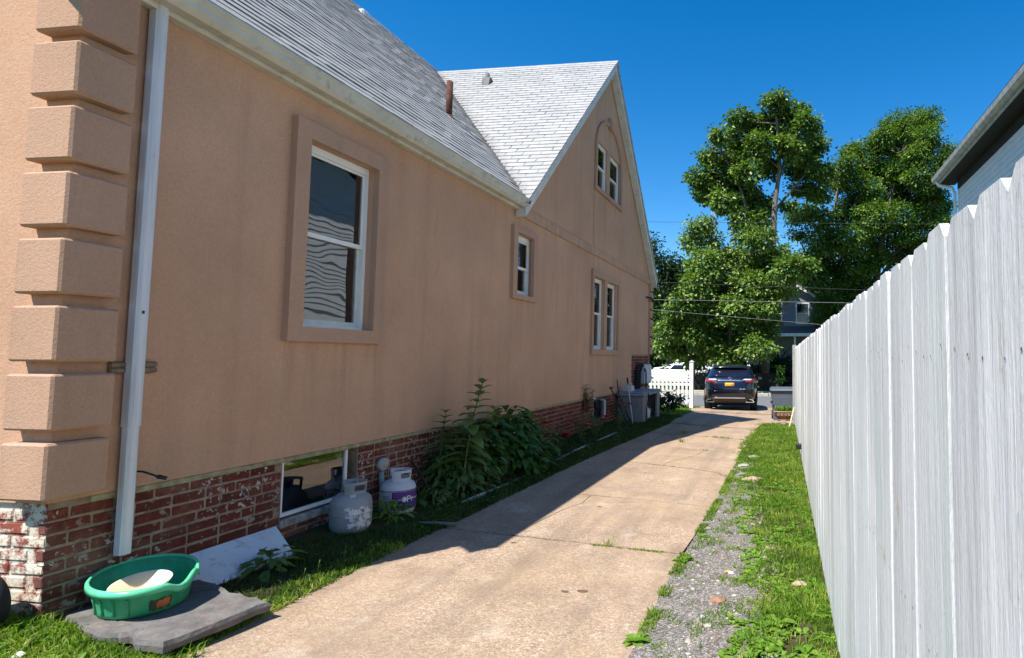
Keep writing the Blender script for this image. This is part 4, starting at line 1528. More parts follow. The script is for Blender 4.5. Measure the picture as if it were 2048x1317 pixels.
def make_suv():
    y0, x0 = 20.0, -1.955
    zr, zf = float(gz(x0, 20.9)), float(gz(x0, 23.7))
    root = empty('parked_suv', (x0, y0, zr + (zr - zf) / 2.8 * .9 * .5 - .02))
    root.rotation_euler = (math.atan2(zf - zr, 2.8) * .75, 0, .05)
    tag(root, 'dark navy SUV parked on the driveway, rear end with orange plate towards us', 'car')
    L = Loft([(.27, .40, 4.55, .74), (.34, .16, 4.76, .86), (.46, .05, 4.85, .915), (.62, .01, 4.88, .93), (.80, .0, 4.88, .935), (.95, .03, 4.82, .93), (1.08, .08, 4.55, .915),
              (1.15, .13, 4.1, .885), (1.19, .17, 3.75, .85), (1.33, .36, 3.3, .785), (1.48, .60, 2.85, .715), (1.555, .75, 2.6, .66), (1.61, 1.0, 2.35, .56), (1.635, 1.4, 2.1, .35)], 6)
    L.body().build('body', 'car_navy', root)
    lerp = lambda a, b, t: a + (b - a) * t
    L.patch_rear((1.20, 1.46), lambda z: (-lerp(.70, .60, (z - 1.2) / .26), lerp(.70, .60, (z - 1.2) / .26))).build('rear_window', 'car_glass', root)
    # spoiler
    m = MB(); vs = []
    for (dy, z) in ((-.19, 1.535), (-.17, 1.50), (.10, 1.49), (.22, 1.57), (.05, 1.585)):
        for j in range(13):
            x = -.63 + 1.26 * j / 12
            vs.append((x, L.rear(x, 1.5) + dy + .05 * (x / .63) ** 2, z - .02 * (x / .63) ** 2))
    fs = [((i % 5) * 13 + j, (i % 5) * 13 + j + 1, ((i + 1) % 5) * 13 + j + 1, ((i + 1) % 5) * 13 + j) for i in range(5) for j in range(12)]
    fs += [tuple(i * 13 for i in range(5)), tuple(i * 13 + 12 for i in range(5))[::-1]]
    m.add(vs, fs, True); m.build('spoiler', 'car_navy', root)
    for s in (-1, 1):
        sg = lambda a, b: (lambda z: (s * a, s * b))
        L.patch_rear((1.00, 1.13), lambda z: (s * lerp(.52, .62, (z - 1.0) / .13), s * .915), .012).build('tail_light', 'tail_red', root)
        L.patch_rear((1.075, 1.125), lambda z: (s * lerp(.42, .50, (z - 1.075) / .05), s * .74), .018).build('reverse_light', 'tail_clear', root)
        L.patch_side(s, (1.01, 1.12), lambda z: (.18, .42)).build('tail_light_side', 'tail_red', root)
        L.patch_rear((.50, .64), lambda z: (s * .80, s * .86), .01, 4, 3).build('reflector', 'tail_red', root)
        L.patch_side(s, (1.21, 1.47), lambda z: (lerp(.62, .95, (z - 1.21) / .26), lerp(3.3, 2.8, (z - 1.21) / .26))).build('side_window', 'car_glass', root)
        m = MB(); m.tube([(s * .66, .95, 1.585), (s * .64, 1.1, 1.65), (s * .63, 2.3, 1.65), (s * .64, 2.5, 1.58)], .016, 6); m.build('roof_rail', 'galv', root)
        m = MB(); m.bevbox(s * .94 - .0, s * 1.10, 3.05, 3.16, 1.10, 1.24, .03) if s > 0 else m.bevbox(-1.10, -.94, 3.05, 3.16, 1.10, 1.24, .03); m.build('wing_mirror', 'car_navy', root)
        # exhaust: angular chrome surround with a dark mouth
        m = MB()
        out = [(s * .46, .43), (s * .76, .43), (s * .84, .345), (s * .80, .32), (s * .56, .32)]
        inn = [(s * .53, .412), (s * .74, .412), (s * .80, .348), (s * .78, .337), (s * .585, .337)]
        yy = L.rear(.7, .40) - .05
        vs = [(x, yy, z) for x, z in out] + [(x, yy, z) for x, z in inn] + [(x, yy + .12, z) for x, z in out] + [(x, yy + .10, z) for x, z in inn]
        fs = []
        for i in range(5):
            j = (i + 1) % 5
            fs += [(i, j, 5 + j, 5 + i), (i, 10 + i, 10 + j, j), (5 + i, 5 + j, 15 + j, 15 + i)]
        m.add(vs, fs); e = m.build('exhaust_surround', 'chrome', root)
        m = MB(); m.add([(x, yy + .06, z) for x, z in inn], [(0, 1, 2, 3, 4)]); m.build('exhaust_mouth', 'tyre', e)
        for wy in (.98, 3.77):
            wheel(root, s * .80, wy, .365, .25, 'galv', s)
            # arch lip
        for wy in (.98, 3.77):
            m = MB()
            arc = [(wy + .43 * math.cos(a), .36 + .43 * math.sin(a)) for a in [math.pi * i / 14 for i in range(15)]]
            arc2 = [(wy + .37 * math.cos(a), .36 + .37 * math.sin(a)) for a in [math.pi * i / 14 for i in range(15)]]
            m.prism(arc + arc2[::-1], 'x', s * .905, s * .942); m.build('wheel_arch', 'bumper_brown', root)
    L.patch_rear((1.045, 1.085), lambda z: (-.43, .43), .022).build('chrome_strip', 'chrome', root)
    L.patch_rear((.452, .492), lambda z: (-lerp(.58, .54, (z - .452) / .04), .52), .035).build('bumper_strip', 'chrome', root)
    L.patch_rear((.695, .712), lambda z: (-.62, .62), .016).build('bumper_crease', 'car_navy', root)
    L.patch_rear((.29, .45), lambda z: (-.62, .62), .02).build('diffuser', 'bumper_brown', root)
    p = L.patch_rear((.865, .985), lambda z: (-.165, .145), .022, 4, 2).build('number_plate', 'plate_orange', root)
    yp = L.rear(.1, .92) - .026
    me = text_mesh('W17 1909', .075); me.materials.append(MAT['ink'])
    o = link('plate_lettering', me, p, (-.01, yp, .925)); o.rotation_euler = (math.pi / 2 - .05, 0, 0); o.scale = (.8, 1, 1)
    me = text_mesh('RX 350', .06); me.materials.append(MAT['chrome'])
    o = link('model_lettering', me, root, (.43, L.rear(.43, .77) - .012, .77)); o.rotation_euler = (math.pi / 2, 0, 0)
    # round emblem with a slanted stroke
    m = MB(); ye = L.rear(0, 1.135) - .02
    m.tube([(.06 * math.cos(a), ye - .0, 1.135 + .042 * math.sin(a)) for a in [2 * math.pi * i / 20 for i in range(21)]], .009, 6)
    m.tube([(.015, ye, 1.17), (-.022, ye, 1.115), (.045, ye, 1.115)], .008, 6)
    m.build('emblem', 'chrome', root)
    m = MB(); m.tube([(.10, L.rear(.1, 1.2) - .02, 1.205), (.30, L.rear(.3, 1.25) - .03, 1.215)], .008, 6); m.build('wiper', 'black_plastic', root)
    m = MB(); m.box(-.7, .7, .6, 4.3, .20, .33); m.build('underbody', 'tyre', root)
make_suv()

def white_car(name, label, loc, rz, levels, sidewin, pickup=False):
    root = empty(name, loc, rz)
    tag(root, label, 'truck' if pickup else 'car')
    L = Loft(levels, 6)
    L.body(40, 3).build('body', 'car_white', root)
    for s in (-1, 1):
        for (a, b, c, d, z0, z1) in sidewin:
            L.patch_side(s, (z0, z1), lambda z: (a + (c - a) * (z - z0) / (z1 - z0), b + (d - b) * (z - z0) / (z1 - z0))).build('side_window', 'car_glass', root)
        for wy in (.95, 3.75) if not pickup else (1.2, 4.6):
            wheel(root, s * .80, wy, .36, .24, 'galv', s)
    return root, L

# white crossover: nose to the left in the picture
r, L = white_car('parked_crossover', 'white crossover parked across the street behind the picket fence', (-5.05, 38.0, -.30), math.pi / 2,
          [(.3, .2, 4.5, .80), (.45, .05, 4.65, .90), (.7, 0, 4.7, .92), (.95, .05, 4.6, .92), (1.05, .12, 4.2, .90), (1.12, .2, 3.6, .87), (1.3, .4, 3.0, .80), (1.45, .65, 2.5, .73), (1.55, .9, 2.1, .62), (1.58, 1.2, 1.8, .4)],
          [(.5, 1.45, .8, 1.45, 1.13, 1.42), (1.55, 2.45, 1.55, 2.2, 1.13, 1.42), (2.55, 3.25, 2.3, 2.55, 1.13, 1.42)])
r, L = white_car('parked_pickup', 'white pickup truck standing behind the white crossover', (-3.9, 42.3, -.30), math.pi / 2,
          [(.45, .1, 5.6, .88), (.6, 0, 5.75, .98), (.9, 0, 5.8, 1.0), (1.15, .02, 5.7, .99), (1.22, .1, 5.2, .95), (1.26, 2.0, 4.5, .9), (1.5, 2.1, 4.2, .84), (1.8, 2.2, 3.7, .76), (1.92, 2.4, 3.5, .68), (1.95, 2.7, 3.2, .5)],
          [(2.25, 3.0, 2.3, 3.0, 1.3, 1.72), (3.12, 4.25, 3.12, 3.75, 1.3, 1.72)], True)
m = MB(); vs = []
for i in range(6):
    z = 1.3 + .45 * i / 5
    for j in range(9):
        x = -.72 + 1.44 * j / 8
        rr, f, wd = L.at(z); yc, hl = (rr + f) / 2, (f - rr) / 2
        vs.append((x * wd / .9, yc + hl * (1 - min(abs(x) / .9, .999) ** 6) ** (1 / 6) + .012, z))
m.add(vs, [(i * 9 + j, i * 9 + j + 1, (i + 1) * 9 + j + 1, (i + 1) * 9 + j) for i in range(5) for j in range(8)], True)
m.build('windscreen', 'car_glass', r)
for s in (-1, 1):
    m = MB(); m.bevbox(min(s * 1.0, s * 1.25), max(s * 1.0, s * 1.25), 3.9, 4.0, 1.25, 1.5, .03); m.build('wing_mirror', 'car_white', r)

# ================================================================== THINGS ALONG THE HOUSE
def make_tank(name, label, loc, rz, purple):
    root = empty(name, loc, rz); root.scale = (.97, .97, .91)
    tag(root, label, 'propane tank', 'propane tanks by the cellar window')
    r = .155
    prof = [(.0, .02), (.10, .02), (.13, .04), (.15, .075), (r, .11), (r, .27), (.150, .305), (.135, .335), (.105, .362), (.06, .377), (.0, .382)]
    m = MB(); m.lathe(prof, seg=36); b = m.build('tank_body', 'tank_grey' if not purple else 'tank_white', root)
    m = MB(); m.lathe([(.10, -.02), (.115, -.02), (.115, .05), (.10, .05), (.10, -.02)], seg=30); m.build('foot_ring', 'tank_grey' if not purple else 'tank_white', root)
    m = MB(); m.lathe([(r + .0005, .188), (r + .004, .192), (r + .004, .198), (r + .0005, .202)], seg=36); m.build('weld_seam', 'tank_grey' if not purple else 'tank_white', b)
    # collar: open towards local -Y, with a hand slot
    def colr(a0, a1, z0, z1):
        m2 = MB(); n = max(2, int((a1 - a0) / .14)); vs = []; R = .105
        for i in range(n + 1):
            a = a0 + (a1 - a0) * i / n
            for rr in (R, R - .008):
                for z in (z0, z1):
                    fl = 1 + .06 * (z - .36) / .11
                    vs.append((rr * fl * math.cos(a), rr * fl * math.sin(a), z))
        fs = []
        for i in range(n):
            o = i * 4; p = o + 4
            fs += [(o, p, p + 1, o + 1), (o + 2, o + 3, p + 3, p + 2), (o + 1, p + 1, p + 3, o + 3), (o, o + 2, p + 2, p)]
        fs += [(0, 1, 3, 2), (n * 4, n * 4 + 2, n * 4 + 3, n * 4 + 1)]
        m2.add(vs, fs)
        return m2
    m = MB()
    A, B = math.radians(-35), math.radians(215)
    for (a0, a1, z0, z1) in ((A, B, .345, .392), (A, B, .442, .468), (A, math.radians(5), .392, .442), (math.radians(62), math.radians(118), .392, .442), (math.radians(175), B, .392, .442)):
        q = colr(a0, a1, z0, z1); m.add(q.v, q.f)
    m.build('collar', 'tank_grey' if not purple else 'tank_white', root)
    m = MB(); m.tube([(0, 0, .37), (0, 0, .43)], .02, 10); m.tube([(0, 0, .43), (0, 0, .45)], .032, 12); m.tube([(0, -.0, .40), (0, -.06, .40)], .014, 8)
    m.build('valve', 'lead', root)
    def wrap(a0, a1, z0, z1, off, ragged=0.):
        m2 = MB(); n = 24; k = 8 if ragged else 1; vs = []
        for j in range(k + 1):
            for i in range(n + 1):
                t = i / n
                e = ragged * (1 if i in (0, n) else 0) * random.uniform(-.35, .35)
                zz = z0 + (z1 - z0) * j / k + (ragged * random.uniform(-.02, .02) if j in (0, k) else 0)
                a = a0 + (a1 - a0) * t + e
                rr = r + off + (0 if not ragged else random.uniform(0, .0025))
                if zz > .27: rr = float(np.interp(zz, [.27, .305, .335], [r, .150, .135])) + off
                if zz < .11: rr = float(np.interp(zz, [.075, .11], [.15, r])) + off
                vs.append((rr * math.cos(a), rr * math.sin(a), zz))
        fs = [(j * (n + 1) + i, j * (n + 1) + i + 1, (j + 1) * (n + 1) + i + 1, (j + 1) * (n + 1) + i) for j in range(k) for i in range(n)]
        m2.add(vs, fs, True)
        return m2
    if purple:
        # local +X faces the camera once turned
        wrap(-2.6, 2.6, .095, .285, .0012).build('label_band', 'tank_white', root)
        wrap(-.42, 1.35, .115, .272, .0024).build('purple_label', 'purple_label', root)
        wrap(-1.05, -.46, .115, .272, .0024).build('notice_label', 'label_paper', root)
        lb = wrap(-1.6, 2.0, .098, .112, .0024).build('label_border', 'label_blue', root)
        wrap(-1.6, 2.0, .275, .283, .0024).build('label_border', 'label_blue', root)
        for k in range(6):
            wrap(-1.0, -.52, .14 + .018 * k, .146 + .018 * k, .0034).build('print_line', 'ink', root)
        me = text_mesh('Pr', .085); me.materials.append(MAT['logo_white'])
        for v in me.vertices:
            a = .62 + v.co.x / r; z = .195 + v.co.y
            v.co = ((r + .004) * math.cos(a), (r + .004) * math.sin(a), z)
        link('logo_lettering', me, root)
        m = MB()
        for dx, sc in ((0, 1), (-.012, .8), (.012, .8)):
            pts = [(0, -.03), (.008, -.015), (.010, .0), (.004, .02), (0, .035), (-.006, .02), (-.010, 0), (-.008, -.015)]
            m.add([((r + .004) * math.cos(.26 + (dx + px * .8) / r), (r + .004) * math.sin(.26 + (dx + px * .8) / r), .196 + pz * sc) for px, pz in pts], [tuple(range(8))])
        m.build('flame_logo', 'logo_white', root)
    else:
        wrap(-.25, .85, .085, .255, .0015, 1.).build('flaking_paint', 'torn_paint', root)
        m = MB(); m.add([(.10, -.02, .366), (.125, -.02, .347), (.125, .02, .347), (.10, .02, .366)], [(0, 1, 2, 3)]); m.build('sticker', 'litter_white', root)
    return root
ang = math.atan2(-4.5, 3.5)
make_tank('propane_tank', 'grey propane tank with flaking white paint in front of the cellar window', (-3.53, 4.47, .135), ang + .1, False)
make_tank('propane_tank', 'propane tank with purple and white label against the brick base', (-3.55, 5.08, .115), ang + .05, True)

def make_slab():
    poly = [(-3.78, 2.735), (-3.55, 2.63), (-3.33, 2.575), (-3.22, 2.60), (-3.12, 2.555), (-2.94, 2.525), (-2.90, 2.78), (-2.86, 3.02), (-3.02, 3.07), (-3.19, 3.11), (-3.5, 3.24), (-3.77, 3.30)]
    pts = []
    for (a, b), (c, d) in zip(poly, poly[1:] + poly[:1]):
        for i in range(4):
            t = i / 4; pts.append((a + (c - a) * t + random.uniform(-.008, .008), b + (d - b) * t + random.uniform(-.008, .008)))
    n = len(pts)
    cx, cy = -3.3, 2.85
    m = MB()
    rings = [(1.0, .165), (1.012, .195), (.985, .217), (.8, .222), (.4, .221)]
    vs = []
    for s, z in rings:
        for x, y in pts:
            vs.append((cx + (x - cx) * s, cy + (y - cy) * s, z + (random.uniform(-.003, .003) if s > .9 else 0)))
    fs = [(i * n + k, i * n + (k + 1) % n, (i + 1) * n + (k + 1) % n, (i + 1) * n + k) for i in range(len(rings) - 1) for k in range(n)]
    fs.append(tuple((len(rings) - 1) * n + k for k in range(n)))
    m.add(vs, fs)
    tag(m.build('flagstone', 'flagstone'), 'flat grey flagstone under the green tub', 'stone')
make_slab()

def make_tub():
    c = Vector((-3.50, 2.89, .224)); rot = math.atan2(.65, -.76)
    root = empty('green_tub', c, rot)
    tag(root, 'green oval plastic tub with notched rim on the flagstone', 'tub')
    a, b, h = .345, .222, .165
    seg = 64
    def rimz(t):
        # lip dips on two notches at the end nearest the driveway corner
        d = 0.
        for c0, wd, dp in ((math.radians(225), .36, .035), (math.radians(266), .18, .03)):
            q = (t - c0 + math.pi) % (2 * math.pi) - math.pi
            if abs(q) < wd: d -= dp * (math.cos(q / wd * math.pi) * .5 + .5) ** .6
        return d
    def kid(t):
        # slightly egg shaped
        return 1 + .05 * math.cos(t)
    SA = lambda s: float(np.interp(s, [.4, .80, .95, 1.1], [.28, .64, .94, 1.08]))
    def ring(s, z, dip=0.):
        sa = SA(s)
        return [(a * sa * kid(2 * math.pi * k / seg) * math.cos(2 * math.pi * k / seg), b * s * kid(2 * math.pi * k / seg) * math.sin(2 * math.pi * k / seg), z + dip * rimz(2 * math.pi * k / seg)) for k in range(seg)]
    rings = [ring(.80, 0), ring(.845, .006), ring(.86, .03), ring(.905, h * .55, .2), ring(.945, h - .035, 1.), ring(.95, h - .01, 1.), ring(.93, h - .008, 1.), ring(.895, h * .55, .2), ring(.85, .03), ring(.82, .014), ring(.4, .012)]
    vs = [p for r in rings for p in r]
    fs = [(i * seg + k, i * seg + (k + 1) % seg, (i + 1) * seg + (k + 1) % seg, (i + 1) * seg + k) for i in range(len(rings) - 1) for k in range(seg)]
    fs.append(tuple((len(rings) - 1) * seg + k for k in range(seg))); fs.append(tuple(range(seg))[::-1])
    m = MB(); m.add(vs, fs, True); body = m.build('basin', 'tub_green', root)
    rr = [ring(.945, h - .012, 1.), ring(.95, h, 1.), ring(.99, h + .004, 1.), ring(1.03, h - .008, 1.), ring(1.035, h - .032, 1.), ring(1.02, h - .032, 1.), ring(1.0, h - .012, 1.)]
    vs = [p for r in rr for p in r]; nr = len(rr)
    fs = [(i * seg + k, i * seg + (k + 1) % seg, ((i + 1) % nr) * seg + (k + 1) % seg, ((i + 1) % nr) * seg + k) for i in range(nr) for k in range(seg)]
    m = MB(); m.add(vs, fs, True); m.build('rim', 'tub_rim', root)
    # moulded ribs, a torn orange sticker on a grimy patch
    def on(t, z, off):
        s = float(np.interp(z, [.03, .091, .13], [.86, .905, .945]))
        x, y = a * SA(s) * kid(t) * math.cos(t), b * s * kid(t) * math.sin(t)
        nx, ny = math.cos(t) / a, math.sin(t) / b; q = math.hypot(nx, ny)
        return (x + nx / q * off, y + ny / q * off, z)
    for deg in (112, 128, 146, 164):
        t = math.radians(deg); m = MB()
        m.tube([on(t, z, .002) for z in (.02, .05, .08, .115)], .006, 6); m.build('rib', 'tub_green', root)
    def patch(t0, t1, z0, z1, off, n, mat, jag):
        m = MB(); k = 10; vs = []
        for j in range(5):
            for i in range(k + 1):
                e = jag * random.uniform(-1, 1) if j in (0, 4) else 0
                vs.append(on(t0 + (t1 - t0) * i / k + (jag * 2 * random.uniform(-1, 1) if i in (0, k) else 0), z0 + (z1 - z0) * j / 4 + e, off))
        m.add(vs, [(j * (k + 1) + i, j * (k + 1) + i + 1, (j + 1) * (k + 1) + i + 1, (j + 1) * (k + 1) + i) for j in range(4) for i in range(k)], True)
        m.build(n, mat, root)
    patch(math.radians(188), math.radians(216), .025, .085, .0022, 'grime_patch', 'grime', .006)
    patch(math.radians(198), math.radians(214), .032, .078, .0035, 'sticker_remains', 'orange_sticker', .008)
    # bowl
    m = MB()
    prof = [(.0, .0), (.06, .0), (.085, .012), (.125, .075), (.128, .08), (.122, .08), (.082, .02), (.058, .009), (0, .009)]
    m.lathe(prof, seg=40)
    o = m.build('bowl', 'bowl_cream'); o.data.materials.append(MAT['bowl_rim'])
    for p in o.data.polygons:
        cc = p.center
        if cc.z > .07 or (p.normal.xy.length > .3 and p.normal.xy.dot(cc.xy) > 0): p.material_index = 1
    o.location = (-3.44, 2.83, .288); o.rotation_euler = (math.radians(9), math.radians(3), 0)
    tag(o, 'shallow cream bowl lying inside the green tub', 'bowl')
make_tub()

m = MB()
m.add([(-3.765, 3.24, .318), (-3.765, 4.005, .318), (-3.47, 3.86, .175), (-3.47, 3.15, .175), (-3.78, 3.24, .295), (-3.78, 4.005, .295), (-3.485, 3.86, .152), (-3.485, 3.15, .152)],
      [(0, 1, 2, 3), (7, 6, 5, 4), (0, 4, 5, 1), (1, 5, 6, 2), (2, 6, 7, 3), (3, 7, 4, 0)])
tag(m.build('white_board', 'board_white'), 'white board leaning at the foot of the brick wall', 'board')

# a wheel just inside the left edge
root = empty('cart_wheel', (-3.965, 2.50, .345)); tag(root, 'black rubber wheel against the painted brick corner', 'wheel')
m = MB(); vs = []; fs = []
prof = [(.10, -.03), (.145, -.035), (.155, 0), (.145, .035), (.10, .03)]
for rr, t in prof:
    for k in range(28):
        a = 2 * math.pi * k / 28; vs.append((rr * math.cos(a), t, rr * math.sin(a)))
for i in range(5):
    for k in range(28):
        fs.append((i * 28 + k, i * 28 + (k + 1) % 28, ((i + 1) % 5) * 28 + (k + 1) % 28, ((i + 1) % 5) * 28 + k))
m.add(vs, fs, True); m.build('tyre', 'black_rubber', root)
m = MB(); m.lathe([(0, -.02), (.1, -.02), (.1, .02), (0, .02)], seg=20)
for i, v in enumerate(m.v): m.v[i] = (v[0], v[2], v[1])
m.build('hub', 'black_plastic', root)

# bed edging
def make_edging():
    root = empty('bed_edging', (-3.18, 5.0, .14)); tag(root, 'white edging stones along the flower bed', 'edging')
    y = 5.0; i = 0
    while y < 11.3:
        L = random.uniform(.42, .62)
        x = float(np.interp(y, [5, 5.6, 7, 9, 11.4], [-3.20, -3.16, -3.15, -3.23, -3.22]))
        x2 = float(np.interp(y + L, [5, 5.6, 7, 9, 11.4], [-3.20, -3.16, -3.15, -3.23, -3.22]))
        m = MB(); m.bevbox(-.02, .02, 0, L - .015, -.08, .022 + random.uniform(-.02, .012), .008)
        o = m.build('edging_stone', 'edging_white', root, (x + 3.18, y - 5.0, 0)); o.rotation_euler = (random.uniform(-.02, .02), random.uniform(-.12, .12), math.atan2(x - x2, L))
        y += L + random.uniform(.0, .05)
make_edging()
m = MB(); m.tube([(-3.12, 4.77, .16), (-3.0, 4.80, .153), (-2.82, 4.83, .145)], [.014, .016, .018], 8)
tag(m.build('loose_pipe', 'pipe_grey'), 'grey pipe lying across the grass onto the driveway joint', 'pipe')
m = MB(); m.tube([(-3.66, 5.42, .56), (-3.52, 5.46, .33), (-3.44, 5.48, .18)], .014, 8)
tag(m.build('leaning_stake', 'dark_wood'), 'dark stake leaning beside the purple labelled tank', 'stake')
# round flat lid hung on the wall behind the purple tank
m = MB(); m.tube([(XW - .012, 5.16, .57), (XW + .03, 5.16, .565)], [.062, .058], 16); m.tube([(XW + .0, 5.16, .5), (XW + .015, 5.15, .34)], .022, 8)
tag(m.build('wall_vent_cap', 'fascia_grey'), 'pale round vent cap on the brick behind the purple tank', 'vent')

# storage cabinet with jugs
def make_cabinet():
    root = empty('storage_cabinet', (-3.47, 12.95, .12))
    tag(root, 'grey resin storage cabinet with lid and open side against the house', 'cabinet')
    # local: x towards driveway, y along the drive
    w0, w1, l0, l1, h = -.28, .30, -.15, 1.55, .60
    P = lambda m, n, mat: m.build(n, mat, root)
    m = MB(); m.bevbox(w0, w1, l0 - .0, l0 + .035, 0, h, .008); P(m, 'end_panel', 'box_grey')
    m = MB(); m.bevbox(w0 + .12, w1 - .12, l0 - .012, l0 - .001, .06, .34, .006); P(m, 'panel_relief', 'box_grey')
    m = MB(); m.bevbox(w0 + .10, w1 - .10, l0 - .014, l0 - .001, .40, .46, .006); P(m, 'panel_relief', 'box_grey')
    m = MB(); m.bevbox(w0, w1, l1 - .035, l1, 0, h, .008); P(m, 'end_panel', 'box_grey')
    m = MB(); m.bevbox(w0, w0 + .03, l0 + .036, l1 - .036, 0, h, .006); P(m, 'back_panel', 'box_inner')
    m = MB(); m.bevbox(w1 - .04, w1, l0 + .036, l0 + .42, 0, h, .006); P(m, 'door', 'box_grey')
    m = MB(); m.bevbox(w1 - .05, w1, l1 - .30, l1 - .036, 0, h, .006); P(m, 'corner_post', 'box_grey')
    m = MB(); m.box(w0 + .032, w1 - .06, l0 + .04, l1 - .04, .02, .045); P(m, 'floor', 'box_inner')
    m = MB(); m.bevbox(w0 - .02, w1 + .05, l0 - .06, l1 + .06, h + .002, h + .055, .02); P(m, 'lid', 'box_lid')
    m = MB(); m.bevbox(w0 - .0, w1 + .02, l0 - .04, l1 + .04, h + .055, h + .085, .014); P(m, 'lid_top', 'box_lid')
    m = MB(); m.tube([(w1 + .06, l0 + .25, h + .06), (w1 + .065, l0 + .25, h - .02), (w1 + .03, l0 + .2, .3), (w1 + .02, l0 + .22, .02)], .012, 6); P(m, 'strap', 'black_rubber')
    # jugs stand inside
    for i, (x, y, hh, mat, lab) in enumerate(((.10, .62, .27, 'jug', 'pale plastic jug nearest the cabinet door'), (.12, .86, .28, 'jug', 'pale plastic jug deeper in the open cabinet'), (-.02, .70, .22, 'jug_blue', 'dark blue jug behind the pale jugs'))):
        m = MB()
        m.lathe([(.0, 0), (.07, 0), (.078, .02), (.078, hh * .6), (.055, hh * .78), (.026, hh * .88), (.024, hh), (0, hh)], seg=16)
        m.tube([(.05, 0, hh * .75), (.085, 0, hh * .8), (.085, 0, hh * .55), (.07, 0, hh * .45)], .010, 6)
        j = m.build('jug', mat); j.location = (-3.45 + x + .05, 12.75 + y, .12 + .047)
        tag(j, lab, 'jug')
    m = MB(); m.bevbox(-.10, .10, -.10, .10, 0, .14, .02); m.tube([(-.06, 0, .14), (-.06, 0, .2), (.06, 0, .2), (.06, 0, .14)], .012, 6)
    o = m.build('white_can', 'litter_white'); o.location = (-3.55, 13.0, .12 + .689); tag(o, 'small white container standing on the cabinet lid', 'can')
make_cabinet()

def stick(name, label, cat, pts, r, mat, extra=None):
    root = empty(name, pts[0]); tag(root, label, cat)
    p0 = Vector(pts[0])
    m = MB(); m.tube([Vector(p) - p0 for p in pts], r, 8); m.build('handle', mat, root)
    if extra:
        for n, q, rr, mt in extra:
            m = MB(); m.tube([Vector(p) - p0 for p in q], rr, 8); m.build(n, mt, root)
    return root
stick('white_pole', 'white pole with black grip leaning by the storage cabinet', 'pole', [(-3.32, 12.5, .15), (-3.50, 12.72, 1.0)], .014, 'litter_white', [('grip', [(-3.50, 12.72, 1.0), (-3.525, 12.75, 1.13)], .018, 'black_rubber')])
stick('garden_hoe', 'dark hoe leaning blade up against the wall', 'hoe', [(-3.38, 12.2, .2), (-3.5, 12.05, .6), (-3.62, 11.85, .93)], .014, 'dark_wood', [('blade', [(-3.60, 11.72, .955), (-3.62, 11.95, .95)], .022, 'rust')])
stick('garden_rake', 'thin brown tool handle leaning behind the white pole', 'tool', [(-3.45, 12.75, .2), (-3.68, 12.6, .8), (-3.70, 12.55, 1.1)], .012, 'rust', [('head', [(-3.40, 12.70, .2), (-3.48, 12.82, .2)], .02, 'rust')])

# wheeled bin, planter, stick
def make_bin():
    root = empty('wheeled_bin', (-.14, 16.3, float(gz(-.14, 16.3)))); root.rotation_euler = (0, 0, .06)
    tag(root, 'grey wheeled rubbish bin by the end of the plank fence', 'bin')
    m = MB()
    vs = [(x * w, y * d, z) for z, w, d in ((.0, .255, .27), (.50, .295, .32), (.80, .325, .345)) for x, y in ((-1, -1), (1, -1), (1, 1), (-1, 1))]
    fs = [(i * 4 + k, i * 4 + (k + 1) % 4, (i + 1) * 4 + (k + 1) % 4, (i + 1) * 4 + k) for i in range(2) for k in range(4)] + [(3, 2, 1, 0), (8, 9, 10, 11)]
    m.add(vs, fs); m.build('bin_body', 'bin_grey', root)
    m = MB(); m.bevbox(-.34, .34, -.37, .36, .77, .805, .01); m.build('bin_rim', 'bin_grey', root)
    m = MB(); m.bevbox(-.30, .30, -.332, -.318, .60, .625, .005); m.build('bin_ledge', 'bin_grey', root)
    m = MB(); m.add([(-.35, -.39, .808), (.35, -.39, .808), (.35, .34, .83), (-.35, .34, .83), (-.30, -.36, .85), (.30, -.36, .85), (.30, .30, .885), (-.30, .30, .885)],
                    [(3, 2, 1, 0), (4, 5, 6, 7), (0, 1, 5, 4), (1, 2, 6, 5), (2, 3, 7, 6), (3, 0, 4, 7)]); m.build('lid', 'bin_grey', root)
    m = MB(); m.tube([(-.30, -.36, .52), (-.33, -.38, .50)], .03, 8); m.build('latch', 'black_plastic', root)
    for s in (-1, 1):
        m = MB(); m.tube([(s * .24, .30, .12), (s * .29, .30, .12)], .12, 18); m.build('wheel', 'black_rubber', root)
make_bin()

